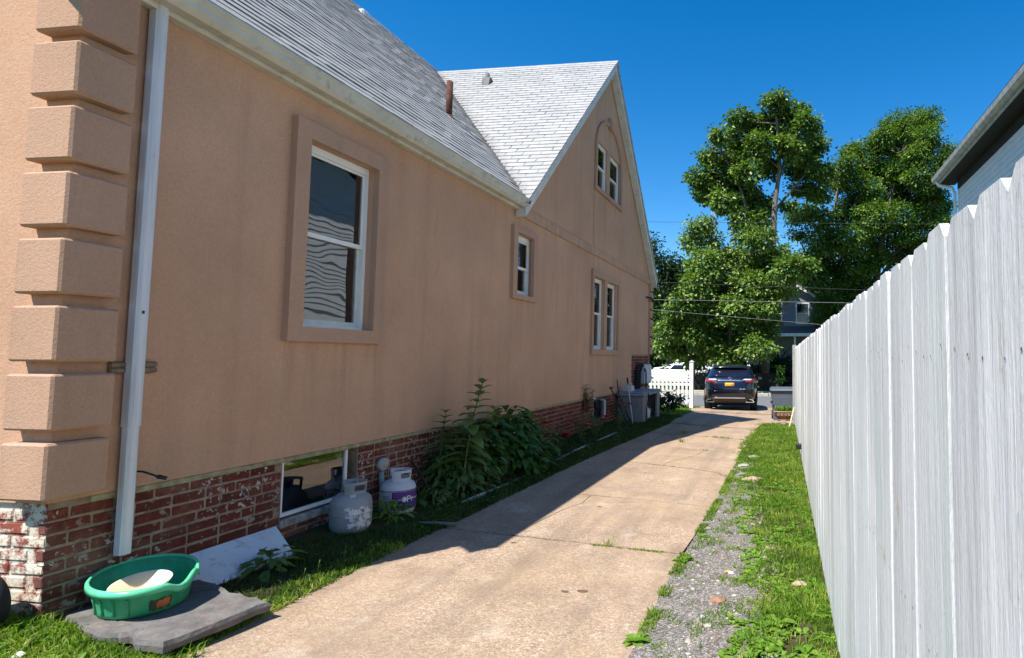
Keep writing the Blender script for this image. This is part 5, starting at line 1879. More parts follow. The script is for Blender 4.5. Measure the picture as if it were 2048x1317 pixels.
def make_planter():
    z0 = float(gz(-.09, 14.55))
    b = MB(); b.bevbox(-.06, .08, -.09, .09, -.05, .10, .012); o = b.build('concrete_block', 'grey_stone', None, (-.12, 14.45, z0)); tag(o, 'pale concrete block propping the terracotta planter', 'block')
    root = empty('terracotta_planter', (-.09, 14.55, z0 + .09)); tag(root, 'carved terracotta trough planter with green seedlings beside the fence', 'planter')
    m = MB()
    vs = []
    for z, w, d in ((.0, .16, .10), (.02, .165, .105), (.05, .15, .10), (.09, .20, .125), (.15, .235, .145), (.205, .235, .145), (.21, .25, .155), (.235, .25, .155), (.235, .22, .125), (.19, .21, .12)):
        for k in range(24):
            a = 2 * math.pi * k / 24
            c, s = math.cos(a), math.sin(a)
            vs.append((w * math.copysign(abs(c) ** .45, c), d * math.copysign(abs(s) ** .45, s), z))
    fs = [(i * 24 + k, i * 24 + (k + 1) % 24, (i + 1) * 24 + (k + 1) % 24, (i + 1) * 24 + k) for i in range(9) for k in range(24)]
    fs += [tuple(range(24))[::-1], tuple(9 * 24 + k for k in range(24))]
    m.add(vs, fs); m.build('trough', 'terracotta', root)
    for x in (-.13, -.045, .045, .13):
        m = MB(); m.tube([(x + .028 * math.cos(a), -.147, .165 + .028 * math.sin(a)) for a in [2 * math.pi * i / 14 for i in range(13)]], .009, 6)
        m.build('scroll_relief', 'terracotta_pale', root)
    m = MB(); m.tube([(-.24, -.157, .222), (.24, -.157, .222)], .012, 6); m.build('rim_moulding', 'terracotta_pale', root)
    n = 420
    P = np.stack([RNG.uniform(-.2, .2, n), RNG.uniform(-.11, .11, n), np.full(n, .2)], 1)
    P[:, 2] += RNG.uniform(0, .10, n)
    U = RNG.normal(0, .5, (n, 3)); U[:, 2] = RNG.uniform(.4, 1.2, n)
    me = leaves('seedlings', P, U, RNG.normal(0, 1, (n, 3)), RNG.uniform(.05, .10, n), RNG.uniform(.02, .03, n), RNG.random(n), 'weed')
    o = link('seedlings', me, root)
make_planter()
stick('wooden_stake', 'pale wooden stake leaning at the fence end', 'stake', [(.03, 13.7, -.0), (.14, 14.1, .42)], .018, 'stick_wood')
m = MB(); m.bevbox(-.05, .05, -.06, .06, 0, .08, .01); o = m.build('small_fitting', 'black_plastic', None, (fence_x(9.6) - .03, 9.6, .14)); tag(o, 'small black fitting at the foot of the plank fence', 'fitting')

# ================================================================== ACROSS THE STREET
def make_far_house():
    root = empty('grey_house', (-1.8, 44, -.3)); tag(root, 'shaded grey clapboard house half hidden behind the trees', 'house')
    # local coordinates: x, y from the front wall, z from the ground
    m = MB(); m.prism([(-4.2, 0), (4.15, 0), (4.15, 6.2), (0, 8.75), (-4.2, 6.2)], 'y', 0, 9); m.build('wall', 'siding_grey', root)
    z = .1
    while z < 6.3:
        m = MB(); m.prism([(0, z), (-.02, z), (-.004, z + .2), (0, z + .2)], 'x', -4.2, 4.15)
        m.build('clapboard', 'siding_grey', root); z += .2
    for s in (-1, 1):
        m = MB(); m.prism([(0, 8.85), (s * 4.65, 6.02), (s * 4.65, 6.2), (0, 9.05)], 'y', -.45, 9.4); m.build('roof', 'roof_dark', root)
        m = MB(); m.prism([(0, 8.84), (s * 4.6, 6.03), (s * 4.6, 5.83), (0, 8.62)], 'y', -.46, -.40); m.build('rake_board', 'trim_white', root)
    m = MB(); m.tube([(4.55, -.3, 6.0), (4.35, -.2, 5.75), (4.2, -.06, 5.6), (4.2, -.06, 3.8)], .05, 8); m.build('downspout', 'vinyl', root)
    def win(x, z, w, h):
        f = MB(); frame_y(f, x - w / 2, x + w / 2, -.05, .02, z, z + h, .09); fo = f.build('window', 'trim_white', root)
        f = MB(); f.box(x - w / 2 + .09, x + w / 2 - .09, -.03, -.025, z + .09, z + h - .09); f.build('pane', 'car_glass', fo)
        f = MB(); f.box(x - w / 2 + .09, x + w / 2 - .09, -.045, -.02, z + h / 2 - .03, z + h / 2 + .03); f.build('meeting_rail', 'trim_white', fo)
    def frame_y(m, x0, x1, y0, y1, z0, z1, t):
        m.box(x0, x0 + t, y0, y1, z0, z1); m.box(x1 - t, x1, y0, y1, z0, z1); m.box(x0 + t, x1 - t, y0, y1, z0, z0 + t); m.box(x0 + t, x1 - t, y0, y1, z1 - t, z1)
    win(2.9, 4.4, 1.0, 1.6); win(-1.2, 4.4, 1.0, 1.6); win(.9, 4.4, 1.0, 1.6); win(.75, .9, 1.0, 1.6); win(3.6, .9, 1.0, 1.6); win(-1.6, .9, 1.0, 1.6)
    m = MB(); m.prism([(-2.3, 3.45), (0.02, 4.15), (0.02, 4.25), (-2.3, 3.62)], 'x', -4.5, 6.2); m.build('porch_roof', 'roof_dark', root)
    m = MB(); m.box(-4.5, 6.2, -2.36, -2.30, 3.42, 3.64); m.build('porch_fascia', 'trim_white', root)
    for x in (-4.2, -1.0, 2.3, 5.9):
        m = MB(); m.box(x - .07, x + .07, -2.2, -2.06, 0, 3.42); m.build('porch_post', 'trim_white', root)
make_far_house()

def make_dark_fence():
    root = empty('dark_board_fence', (-3.0, 33.9, -.28)); tag(root, 'dark weathered board fence across the street in tree shade', 'fence')
    x = -2.6
    while x < 2.2:
        m = MB(); m.box(x, x + .135, -.012, .012, 0, 1.0 + random.uniform(-.02, .02)); m.build('board', 'dark_wood', root); x += .15
    for z in (.2, .75):
        m = MB(); m.box(-2.6, 2.2, .014, .05, z, z + .08); m.build('rail', 'dark_wood', root)
make_dark_fence()

# wires along the street
def wire(label, x0, z0, x1, z1, sag, r, mat, y=27.):
    m = MB(); pts = []
    for i in range(41):
        t = i / 40; x = x0 + (x1 - x0) * t
        pts.append((x, y, z0 + (z1 - z0) * t - sag * 4 * t * (1 - t)))
    m.tube(pts, r, 5)
    tag(m.build('overhead_wire', mat), label, 'wire', 'wires strung along the street')
wire('highest thin overhead wire crossing the blue sky', -40, 9.2, 40, 6.6, .1, .009, 'wire_dark')
wire('thick pale overhead cable passing in front of the trees', -40, 5.1, 40, 3.2, .0, .010, 'wire_pale')
wire('lower pale overhead cable sloping down in front of the left tree', -34, 6.4, 26, .9, .0, .008, 'wire_pale', 27.6)
wire('thin dark overhead wire just above the thick pale cable', -40, 6.9, 40, 3.0, .0, .010, 'wire_dark', 28.)
m = MB()
root = empty('radio_mast', (-16.6, 130, -.4)); tag(root, 'slender red and white radio mast far behind the trees', 'mast')
for k, (dx, dy) in enumerate(((-.35, 0), (.35, 0), (0, .5))):
    m = MB(); m.tube([(dx, dy, 0), (dx, dy, 54)], .05, 5); m.build('mast_leg', 'mast', root)
m = MB()
for i in range(54):
    m.tube([(-.35, 0, i), (.35, 0, i + 1)], .025, 4, False); m.tube([(.35, 0, i), (0, .5, i + 1)], .025, 4, False)
tag(m.build('lattice', 'mast', root), kind='stuff')

# ================================================================== TREES
def crown(name, clumps, nsub, nleaf, size, mat, root, rs=.33, seed=0, bright=0.):
    rg = np.random.default_rng(seed)
    P, U, N, L, V = [], [], [], [], []
    for (x, y, z, r) in clumps:
        c = np.array([x, y, z])
        k = max(4, int(nsub * (r / .8) ** 2))
        d = nrm(rg.normal(0, 1, (k, 3)))
        rad = r * rg.uniform(.45, 1.08, k)[:, None]
        d[:, 2] *= .85
        sc = c + d * rad * np.array([1, 1.15, 1])
        for s, dd in zip(sc, d):
            m = int(nleaf * rg.uniform(.5, 1.3))
            q = rg.normal(0, rs, (m, 3)) * np.array([1, 1, .6])
            P.append(s + q)
            out = nrm(q + dd * .25 + np.array([0, 0, -.18]) + rg.normal(0, .12, (m, 3)))
            U.append(out)
            N.append(np.array([0, 0, 1.]) + rg.normal(0, .45, (m, 3)) + dd * .35)
            L.append(size * rg.uniform(.65, 1.25, m))
            v0 = rg.uniform(.05, .75)
            V.append(np.clip(v0 + rg.normal(0, .2, m) + bright, 0, 1))
    P = np.concatenate(P); U = np.concatenate(U); N = np.concatenate(N); L = np.concatenate(L); V = np.concatenate(V)
    me = leaves(name, P, U, N, L, L * .78, V, mat)
    return link(name, me, root)

def tree(name, label, group, base, trunk, limbs, clumps, nsub, nleaf, size, mat, seed, rs=.33, bright=0.):
    root = empty(name, base); tag(root, label, 'tree', group)
    b = Vector(base)
    m = MB()
    pts = [Vector(p) - b for p, r in trunk]; m.tube(pts, [r for p, r in trunk], 10)
    t = m.build('trunk', 'bark', root)
    allp = [(Vector(p), r) for p, r in trunk]
    for lb in limbs:
        m = MB(); m.tube([Vector(p) - b for p, r in lb], [r for p, r in lb], 8); m.build('limb', 'bark', root)
        allp += [(Vector(p), r) for p, r in lb]
    # twigs out to every clump, one mesh
    m = MB()
    rg = random.Random(seed)
    for (x, y, z, r) in clumps:
        c = Vector((x, y, z))
        cand = [p for p, _ in allp if p.z < z + .6] or [allp[0][0]]
        q = min(cand, key=lambda p: (p - c).length + .6 * abs(p.z - (z - 1)))
        mid = (q + c) / 2 + Vector((rg.uniform(-.2, .2), rg.uniform(-.2, .2), rg.uniform(-.1, .3)))
        m.tube([q - b, mid - b, c - b], [.07, .045, .02], 5, False)
        for _ in range(3):
            e = c + Vector((rg.uniform(-r, r), rg.uniform(-r, r), rg.uniform(-r * .4, r))) * .8
            m.tube([mid - b, (mid + e) / 2 - b + Vector((0, 0, .1)), e - b], [.03, .02, .01], 4, False)
    tag(m.build('branches', 'bark', root), kind='stuff')
    local = [(x - b.x, y - b.y, z - b.z, r) for x, y, z, r in clumps]
    crown('crown', local, nsub, nleaf, size, mat, root, rs, seed, bright)
    return root

CA = [(-0.77,35.2,17.39,0.78),(0.28,36.1,17.08,0.8),(-2.79,35.6,16.44,0.78),(-1.62,36.3,16.41,0.93),(-0.26,36.4,16.24,1.07),(1.28,34.6,15.58,0.76),(-4.0,34.4,15.09,0.63),(-3.32,37.1,15.65,0.95),(-1.57,35.2,14.48,1.04),(0.26,35.2,14.37,1.03),(1.66,37.6,15.48,0.97),(-4.71,35.9,14.3,0.66),(-3.46,37.1,14.23,1.09),(-5.26,35.9,12.94,0.92),(-4.08,36.4,12.78,1.21),(-2.33,34.9,12.78,1.03),(-1.08,36.4,13.64,0.8),(1.09,37.2,13.81,1.09),(2.11,36.1,13.14,0.8),(1.88,36.8,11.99,0.81),(-5.2,36.5,12.15,0.81),(-3.87,34.6,11.02,0.89),(-2.74,36.8,11.87,1.08),(-1.75,36.3,11.14,0.93),(-1.84,35.4,9.84,0.78),(-2.95,34.5,9.92,0.63),(0.68,37.2,12.42,0.61),(-0.01,35.9,11.13,0.33)]
CB = [(-5.06,33.8,9.42,0.62),(-5.53,34.4,8.51,0.76),(-4.41,33.8,8.5,0.5),(-2.56,34.5,8.87,0.63),(-1.45,32.6,8.21,0.72),(-0.51,34.1,7.6,0.75),(-4.64,32.8,6.82,1.08),(-3.34,34.6,7.34,1.14),(-1.78,34.4,7.28,1.14),(-0.02,31.6,6.32,0.93),(0.68,31.7,6.57,0.7),(-5.12,32.0,5.49,0.94),(-3.86,34.7,5.8,1.27),(-1.94,32.8,5.68,1.2),(-0.38,33.5,5.62,0.86),(-5.78,32.3,4.44,0.95),(-4.41,33.0,4.25,1.21),(-2.77,32.6,4.21,1.2),(-1.44,32.5,4.31,0.95),(-6.58,33.3,3.41,0.98),(-4.94,33.3,3.03,1.22),(-3.31,34.5,3.08,1.27),(-1.74,33.7,3.17,1.11),(-1.16,34.5,3.98,0.63),(-7.02,34.3,2.31,0.88),(-5.54,34.8,1.94,1.15),(-3.47,33.6,1.93,1.24),(-1.65,31.8,2.04,0.82),(-6.37,34.3,1.29,0.63),(-4.87,34.7,1.04,0.64),(-3.3,34.5,1.05,0.51),(-1.96,33.2,1.2,0.49)]
CC = [(9.14,42.9,18.91,0.79),(9.66,40.7,17.82,0.75),(7.87,43.5,18.7,0.96),(8.7,42.3,17.73,1.09),(6.7,41.1,17.17,0.75),(9.35,40.1,16.38,0.88),(6.63,43.6,17.33,0.96),(8.28,44.2,17.16,1.3),(8.93,40.2,15.25,1.03),(5.2,43.3,16.82,0.8),(4.25,41.6,16.24,0.61),(10.39,40.5,14.85,0.89),(11.14,41.1,16.08,0.38),(11.25,43.2,16.36,0.48),(6.0,43.6,15.76,1.28),(3.93,40.0,14.63,0.88),(7.64,42.5,14.85,1.41),(8.87,40.0,13.72,1.18),(3.75,43.0,14.34,0.95),(5.07,41.3,13.32,1.36),(7.37,43.7,13.46,1.44),(9.3,44.1,13.53,1.3),(10.02,42.0,12.92,0.93),(11.13,44.2,12.53,0.97),(1.19,41.2,11.72,0.91),(2.18,40.1,10.99,0.89),(4.29,42.4,11.96,1.25),(5.74,39.9,11.0,1.32),(7.55,40.7,11.13,1.2),(9.46,41.6,11.31,0.92),(0.92,42.5,10.47,0.62),(2.48,40.5,9.72,1.19),(4.31,40.0,9.58,1.32),(6.7,43.6,10.11,1.28),(8.06,41.2,9.89,0.91),(1.9,44.0,9.14,0.97),(3.45,43.7,8.59,1.29),(5.04,41.5,8.04,1.22),(6.26,41.8,8.39,0.77),(2.11,42.1,7.26,1.08),(3.96,42.6,7.0,1.1),(5.44,42.4,6.95,0.94),(3.01,42.3,5.57,0.93),(4.54,42.5,5.74,0.78),(2.81,43.9,4.61,0.97),(0.3,42.0,11.64,0.46),(9.17,41.7,9.83,0.92),(7.94,43.0,8.7,0.95),(10.4,40.8,10.51,0.75)]
CD = [(-9.75,46.4,9.04,1.02),(-11.31,48.4,9.94,0.71),(-10.41,47.1,7.01,1.38),(-9.0,47.1,8.25,1.21),(-8.15,45.5,6.64,1.17),(-10.49,46.7,4.32,1.37),(-10.93,47.2,2.05,1.22),(-11.01,45.6,10.85,0.67),(-9.19,47.3,5.25,1.39),(-11.78,47.4,7.96,1.05),(-11.66,45.7,4.26,1.18)]
GRP = 'trees across the street'
tree('broad_leaved_tree', 'tallest tree with pale forked trunk and open crown, nearest the blue gap', GRP, (-1.4, 36, -.35),
     [((-1.4, 35.6, -.4), .34), ((-1.35, 35.6, 3), .30), ((-1.12, 35.5, 6.5), .25), ((-.90, 35.5, 8.4), .22), ((-.73, 35.5, 11.1), .16), ((-.45, 35.8, 13.2), .11), ((-.6, 35.6, 16), .08), ((-.9, 36, 17.6), .04)],
     [[((-1.2, 35.3, 6.0), .20), ((-1.8, 35.4, 8.1), .16), ((-2.3, 35.6, 10.0), .11), ((-3.0, 35.8, 12.5), .07), ((-4.0, 35.8, 14.3), .04)],
      [((-.8, 36, 10.6), .10), ((.3, 36.1, 12.0), .07), ((1.4, 36.1, 13.2), .045)],
      [((-2.2, 36, 9.6), .08), ((-3.6, 36, 10.8), .06), ((-5.0, 36, 11.6), .03)],
      [((-.7, 36, 11.8), .08), ((-.1, 36, 14), .05), ((.6, 36, 15.6), .03)]],
     [(x, y + .3, z, r * .87) for x, y, z, r in CA], 42, 36, .22, 'catalpa', 11, .21)
tree('broad_leaved_tree', 'bright broad leaved tree drooping low over the parked SUV', GRP, (-3.4, 33.6, -.35),
     [((-3.4, 33.6, -.4), .20), ((-3.3, 33.4, 2.5), .16), ((-3.0, 33.4, 5), .10), ((-3.1, 33.6, 6.4), .05)],
     [[((-3.3, 33.4, 2.2), .09), ((-4.8, 33, 3.5), .06), ((-6.3, 32.8, 4), .03)], [((-3.1, 33.3, 4), .08), ((-1.6, 33, 5.2), .05), ((-.3, 33, 5.6), .03)]],
     [(x, y, z, r * .9) for x, y, z, r in CB if z > 1.85], 40, 36, .205, 'catalpa', 12, .23, .08)
tree('maple_tree', 'large dense green maple behind the plank fence', GRP, (6.0, 42.5, -.3),
     [((6.0, 42.5, -.4), .40), ((6.0, 42.5, 4), .33), ((6.3, 42.4, 8), .25), ((7.0, 42.3, 12), .17), ((8.0, 42.2, 16), .09), ((8.8, 42.2, 18.5), .04)],
     [[((6.1, 42.5, 5), .2), ((4.2, 42.3, 8.5), .13), ((3.3, 42.2, 12), .08), ((3.8, 42.2, 15.5), .04)], [((6.3, 42.4, 7), .18), ((8.8, 42.3, 10.5), .11), ((10.6, 42.2, 13), .05)],
      [((6.0, 42.5, 4), .15), ((2.8, 42, 6.2), .08), ((1.6, 42, 7.5), .04)]],
     [(x, y, z, r * .9) for x, y, z, r in CC] + [(9.5, 42.5, 9.0, 1.2), (10.8, 42, 8.2, 1.1), (8.4, 42, 6.8, 1.3), (10.2, 42.4, 6.4, 1.3), (7.2, 42, 4.6, 1.3), (9.0, 42, 4.4, 1.4), (11.6, 42.6, 9.8, .9), (5.4, 41.6, 3.2, 1.3)], 40, 36, .185, 'maple', 13, .26)
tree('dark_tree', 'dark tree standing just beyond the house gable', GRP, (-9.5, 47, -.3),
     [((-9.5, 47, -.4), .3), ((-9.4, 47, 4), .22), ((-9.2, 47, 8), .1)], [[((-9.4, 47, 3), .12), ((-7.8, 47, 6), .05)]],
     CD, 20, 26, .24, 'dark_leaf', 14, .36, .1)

# understorey: dark shrubs by the grey house
def shrub(name, label, group, base, blobs, nsub, nleaf, size, mat, seed, rs=.2, bright=0., stems=5):
    root = empty(name, base); tag(root, label, 'shrub', group)
    rg = random.Random(seed); m = MB()
    for k in range(stems):
        q = blobs[k % len(blobs)]
        m.tube([(rg.uniform(-.08, .08), rg.uniform(-.08, .08), -.05), (q[0] * .5 + rg.uniform(-.1, .1), q[1] * .5, q[2] * .55), (q[0], q[1], q[2])], [.02, .015, .006], 5, False)
    m.build('stem', 'bark', root)
    crown('foliage', blobs, nsub, nleaf, size, mat, root, rs, seed, bright)
    return root
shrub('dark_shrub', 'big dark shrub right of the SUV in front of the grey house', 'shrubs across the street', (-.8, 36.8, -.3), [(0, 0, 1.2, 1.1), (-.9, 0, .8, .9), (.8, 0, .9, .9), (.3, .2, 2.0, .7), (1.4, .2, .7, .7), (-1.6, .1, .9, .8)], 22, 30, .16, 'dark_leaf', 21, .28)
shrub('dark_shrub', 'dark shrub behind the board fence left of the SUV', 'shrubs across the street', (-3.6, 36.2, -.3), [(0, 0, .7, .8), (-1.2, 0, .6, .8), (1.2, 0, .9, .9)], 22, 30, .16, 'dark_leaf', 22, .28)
shrub('sunlit_sapling', 'small sunlit sapling poking up behind the rubbish bin', 'shrubs across the street', (-.55, 32.0, -.3), [(0, 0, .8, .3), (.1, 0, 1.3, .18)], 8, 14, .13, 'weed', 23, .12)
shrub('sunlit_sapling', 'low sunlit weeds by the kerb right of the SUV', 'shrubs across the street', (-1.9, 32.1, -.3), [(0, 0, .5, .35), (-.3, 0, .8, .22)], 8, 14, .13, 'weed', 24, .12)
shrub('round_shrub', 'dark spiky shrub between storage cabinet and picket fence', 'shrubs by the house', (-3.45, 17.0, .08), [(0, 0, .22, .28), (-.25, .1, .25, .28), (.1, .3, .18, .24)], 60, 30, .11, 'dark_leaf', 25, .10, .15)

# a far wood closes the view
def far_wood():
    rg = np.random.default_rng(31)
    cl = []
    for i in range(190):
        x = rg.uniform(-45, 48); y = rg.uniform(58, 74)
        top = 7.5 + 1.6 * math.sin(x * .35) + 1.2 * math.sin(x * .9 + 1)
        if -14 < x < -7: top += 3.0
        cl.append((x, y, rg.uniform(0, 1) ** .6 * top, rg.uniform(1.2, 2.1)))
    o = crown('far_wood', cl, 9, 16, .55, 'dark_leaf', None, .7, 31)
    tag(o, 'dark wood closing the view behind the street', 'wood', kind='stuff')
    m = MB()
    for i in range(60):
        x = rg.uniform(-45, 48); y = rg.uniform(58, 70)
        m.tube([(x, y, -.5), (x + rg.uniform(-.4, .4), y, 6)], [.22, .1], 6, False)
    o = m.build('far_wood_trunks', 'dark_wood'); tag(o, 'trunks within the dark far wood', 'wood', kind='stuff')
far_wood()

# ================================================================== PLANTS ALONG THE HOUSE
def strip_leaf(m, var, p, u, n, L, W, droop, v, stations=((0, .05), (.18, .75), (.42, 1.), (.7, .7), (1, 0))):
    """one larger leaf with a midrib, tapering and drooping"""
    u = Vector(u).normalized(); n = Vector(n); b = u.cross(n).normalized(); nn = b.cross(u).normalized()
    vs = []
    p = Vector(p)
    for t, wd in stations:
        c = p + u * (L * t) + Vector((0, 0, -droop * L * t * t))
        h = W * .5 * wd
        vs += [c + b * h + nn * h * .35, c, c - b * h + nn * h * .35]
    k = len(stations)
    fs = []
    for i in range(k - 1):
        o = i * 3
        fs += [(o, o + 1, o + 4, o + 3), (o + 1, o + 2, o + 5, o + 4)]
    m.add(vs, fs, True)
    var += [v] * len(vs)

def finish_leaves(m, var, name, mat, parent):
    o = m.build(name, mat, parent, fix=False)
    a = o.data.attributes.new('var', 'FLOAT', 'POINT'); a.data.foreach_set('value', np.array(var, np.float32))
    return o

def tall_weed(label, base, H_, lean, L0, nodes, seed, mat='tall_leaf', per=3):
    rg = random.Random(seed)
    root = empty('tall_weed', base); tag(root, label, 'plant', 'tall weeds by the wall')
    pts = [(lean[0] * t * t, lean[1] * t * t, H_ * t) for t in [i / 8 for i in range(9)]]
    m = MB(); m.tube(pts, [.012 - .008 * i / 8 for i in range(9)], 6); m.build('stem', 'stem_green', root)
    for k in range(nodes):
        t = .30 + .70 * k / (nodes - 1)
        c = Vector((lean[0] * t * t, lean[1] * t * t, H_ * t))
        a0 = k * 1.9 + rg.uniform(-.3, .3)
        for j in range(per):
            a = a0 + 2 * math.pi * j / per + rg.uniform(-.25, .25)
            sz = L0 * (1.1 - .62 * max(0, (t - .55) / .45)) * rg.uniform(.8, 1.15)
            up = .15 + .75 * max(0, t - .7) / .3
            m = MB(); var = []
            strip_leaf(m, var, c, (math.cos(a), math.sin(a), up), (0, 0, 1), sz, sz * .42, .3, rg.uniform(.2, 1))
            finish_leaves(m, var, 'leaf', mat, root)
    return root
tall_weed('tallest weed with whorled pointed leaves rising before the cellar window', (-3.36, 5.86, .16), 1.12, (.0, .33), .30, 13, 41)
tall_weed('second leafy weed leaning on the stucco left of the tallest weed', (-3.62, 5.82, .16), .82, (.0, .10), .19, 11, 42, per=4)
tall_weed('shorter weed with broad leaves right of the tallest weed', (-3.45, 6.45, .16), .80, (.05, .1), .27, 10, 43)

def leafy_mound(name, label, group, base, blobs, count, size, mat, seed, aspect=.62):
    """broad-leaved mound: leaves on the surface of the blobs, drooping outward"""
    rg = random.Random(seed)
    root = empty(name, base); tag(root, label, 'plant', group)
    m = MB(); var = []
    for i in range(count):
        bx, by, bz, r = rg.choice(blobs)
        d = Vector((rg.gauss(0, 1), rg.gauss(0, 1), rg.gauss(.35, .8))).normalized()
        p = Vector((bx, by, bz)) + d * r * rg.uniform(.6, 1.0)
        if p.z < .0: continue
        u = Vector((d.x, d.y, d.z * .2 - .15)) + Vector((rg.uniform(-.4, .4), rg.uniform(-.4, .4), rg.uniform(-.2, .2)))
        s = size * rg.uniform(.6, 1.25)
        strip_leaf(m, var, p, u, d + Vector((0, 0, .6)), s, s * aspect, .3, min(1, max(0, rg.gauss(.45, .25))), ((0, .1), (.3, .95), (.62, .85), (1, 0)))
    finish_leaves(m, var, 'foliage', mat, root)
    m = MB()
    for k in range(9):
        q = rg.choice(blobs)
        m.tube([(rg.uniform(-.1, .1), rg.uniform(-.1, .1), -.03), (q[0] * .6, q[1] * .6, q[2] * .6), (q[0], q[1], q[2] + q[3] * .5)], [.008, .006, .004], 5, False)
    m.build('stems', 'stem_green', root)
    return root
leafy_mound('hydrangea_bush', 'rounded broad leaved bush in front of the middle cellar window', 'mounds in the flower bed', (-3.42, 6.95, .15), [(0, 0, .38, .36), (.06, .46, .27, .32), (-.08, -.30, .42, .32), (0, .1, .58, .26), (.12, .05, .18, .30), (.1, .35, .14, .28)], 1000, .125, 'bush_leaf', 51)
leafy_mound('dark_weeds', 'dark tangled weeds beneath the tallest weed', 'mounds in the flower bed', (-3.52, 6.12, .15), [(0, 0, .25, .26), (-.08, -.18, .20, .22), (.05, .25, .30, .30), (-.08, .1, .45, .22), (.1, .05, .1, .22), (.1, -.2, .1, .2)], 1100, .11, 'tall_leaf', 52, .34)
leafy_mound('hosta', 'small dark hosta in front of the white board', 'mounds in the flower bed', (-3.43, 3.62, .17), [(0, 0, .05, .11), (.04, -.08, .03, .09)], 34, .13, 'tall_leaf', 53, .55)
leafy_mound('low_fern', 'fresh green weeds between the two propane tanks', 'mounds in the flower bed', (-3.40, 4.83, .15), [(0, 0, .06, .12), (-.05, -.05, .12, .08), (0, .06, .02, .1)], 120, .075, 'weed', 54, .32)
leafy_mound('low_fern', 'dark ferny weeds right of the purple labelled tank', 'mounds in the flower bed', (-3.38, 5.36, .15), [(0, 0, .04, .16), (-.05, .12, .06, .13)], 200, .07, 'tall_leaf', 55, .3)

def rose(label, base, H_, seed, petal, nfl, spread=.22, dry=False):
    rg = random.Random(seed)
    root = empty('rose_bush', base); tag(root, label, 'plant', 'rose bushes along the wall')
    mst = MB(); ml = MB(); var = []; tips = []
    for k in range(6):
        a = rg.uniform(0, 6.28); d = spread * rg.uniform(.3, 1)
        top = Vector((d * math.cos(a), d * 1.4 * math.sin(a), H_ * rg.uniform(.55, 1)))
        p = [Vector((0, 0, -.03)), top * .5 + Vector((rg.uniform(-.05, .05), rg.uniform(-.05, .05), .03)), top]
        mst.tube(p, [.008, .006, .004], 5, False); tips.append(top)
        for j in range(34):
            t = rg.uniform(.15, 1)
            c = p[0].lerp(p[1], t * 2) if t < .5 else p[1].lerp(p[2], t * 2 - 1)
            aa = rg.uniform(0, 6.28)
            strip_leaf(ml, var, c + Vector((rg.uniform(-.05, .05), rg.uniform(-.05, .05), rg.uniform(-.04, .04))), (math.cos(aa), math.sin(aa), rg.uniform(-.2, .5)), (0, 0, 1), rg.uniform(.04, .075), .032, .3, rg.random() * .8)
    mst.build('stems', 'stem_green' if not dry else 'old_wood', root); finish_leaves(ml, var, 'foliage', 'tall_leaf' if not dry else 'bush_leaf', root)
    for i in range(nfl):
        t = tips[i % len(tips)] + Vector((rg.uniform(-.05, .05), rg.uniform(-.08, .08), rg.uniform(-.12, .03)))
        m = MB(); var = []
        for ringk, (rr, tilt) in enumerate(((.055, .25), (.04, .7), (.022, 1.6))):
            for j in range(6):
                a = 2 * math.pi * j / 6 + ringk * .5
                strip_leaf(m, var, t, (math.cos(a), math.sin(a), tilt), (0, 0, 1), rr * 1.5, rr * 1.5, .1, rg.random(), ((0, .3), (.6, 1), (1, .55)))
        finish_leaves(m, var, 'flower', petal, root)
    return root
rose('red rose bush right of the rounded broad leaved bush', (-3.42, 8.55, .16), .46, 61, 'petal_red', 5)
rose('pink rose bush below the white drain stub', (-3.40, 9.45, .15), .42, 62, 'petal', 6)
rose('tall rose bush with a single scarlet bloom', (-3.42, 10.3, .15), .50, 63, 'petal_red', 3)
rose('pale pink rose bush beside the storage cabinet', (-3.46, 11.95, .14), .60, 64, 'petal', 7)
# dry climber above the far cellar window
root = rose('dry brown climber clinging to the stucco above the far cellar window', (-3.72, 10.7, .55), .55, 65, 'petal', 0, .10, True)

# ================================================================== GRASS
def grass(name, label, n, xr, yr, hmin, hmax, mat, keep=None, wid=.006, ypow=1.0, far=False, xfun=None):
    y = yr[0] + (yr[1] - yr[0]) * RNG.random(n) ** ypow
    if xfun:
        lo, hi = xfun(y)
        x = lo + (hi - lo) * RNG.random(n)
    else:
        x = RNG.uniform(xr[0], xr[1], n)
    k = np.ones(n, bool) if keep is None else keep(x, y)
    x, y = x[k], y[k]; n = len(x)
    P = np.stack([x, y, gz(x, y) - .004], 1)
    patch = noise2(x, y, 3.1, 5) * .5 + .5
    h = (hmin + (hmax - hmin) * RNG.random(n) ** 1.6) * (.65 + .6 * np.clip(patch, 0, 1))
    wd = wid * RNG.uniform(.7, 1.4, n) * (1 + .04 * np.maximum(y - 4, 0))
    var = np.clip(.42 + .26 * noise2(x, y, 4.3, 9) + .18 * noise2(x, y, 11., 10) + RNG.normal(0, .2, n), 0, 1)
    me = blades(name, P, h, RNG.uniform(.2, 1.1, n), wd, var, mat)
    o = link(name, me)
    tag(o, label, 'grass', kind='stuff')
    return o

def edgeR(y):
    return np.interp(y, [1.6, 3.2, 4.0, 5.0, 5.6, 6.6, 7.6, 9.3, 10], [-.16, -.22, -.22, -.24, -.36, -.46, -.55, -.70, -.76])
fx = lambda y: fence_x(y) - .012
grass('grass', 'bright sunlit grass strip along the foot of the plank fence', 66000, None, (2.6, 14.5), .022, .075, 'grass',
      lambda x, y: (RNG.random(len(x)) < np.clip(.52 + .55 * noise2(x, y, 3.3, 2) + .35 * sstep(5.5, 8.5, y) + .45 * (x > fx(y) - .12), .06, 1)) & ((x - edgeR(y)) / .16 + 1.1 * noise2(x, y, 7., 33) + .5 * noise2(x, y, 19., 34) > .15),
      .0055, 1.15, xfun=lambda y: (edgeR(y) - .22, fx(y)))
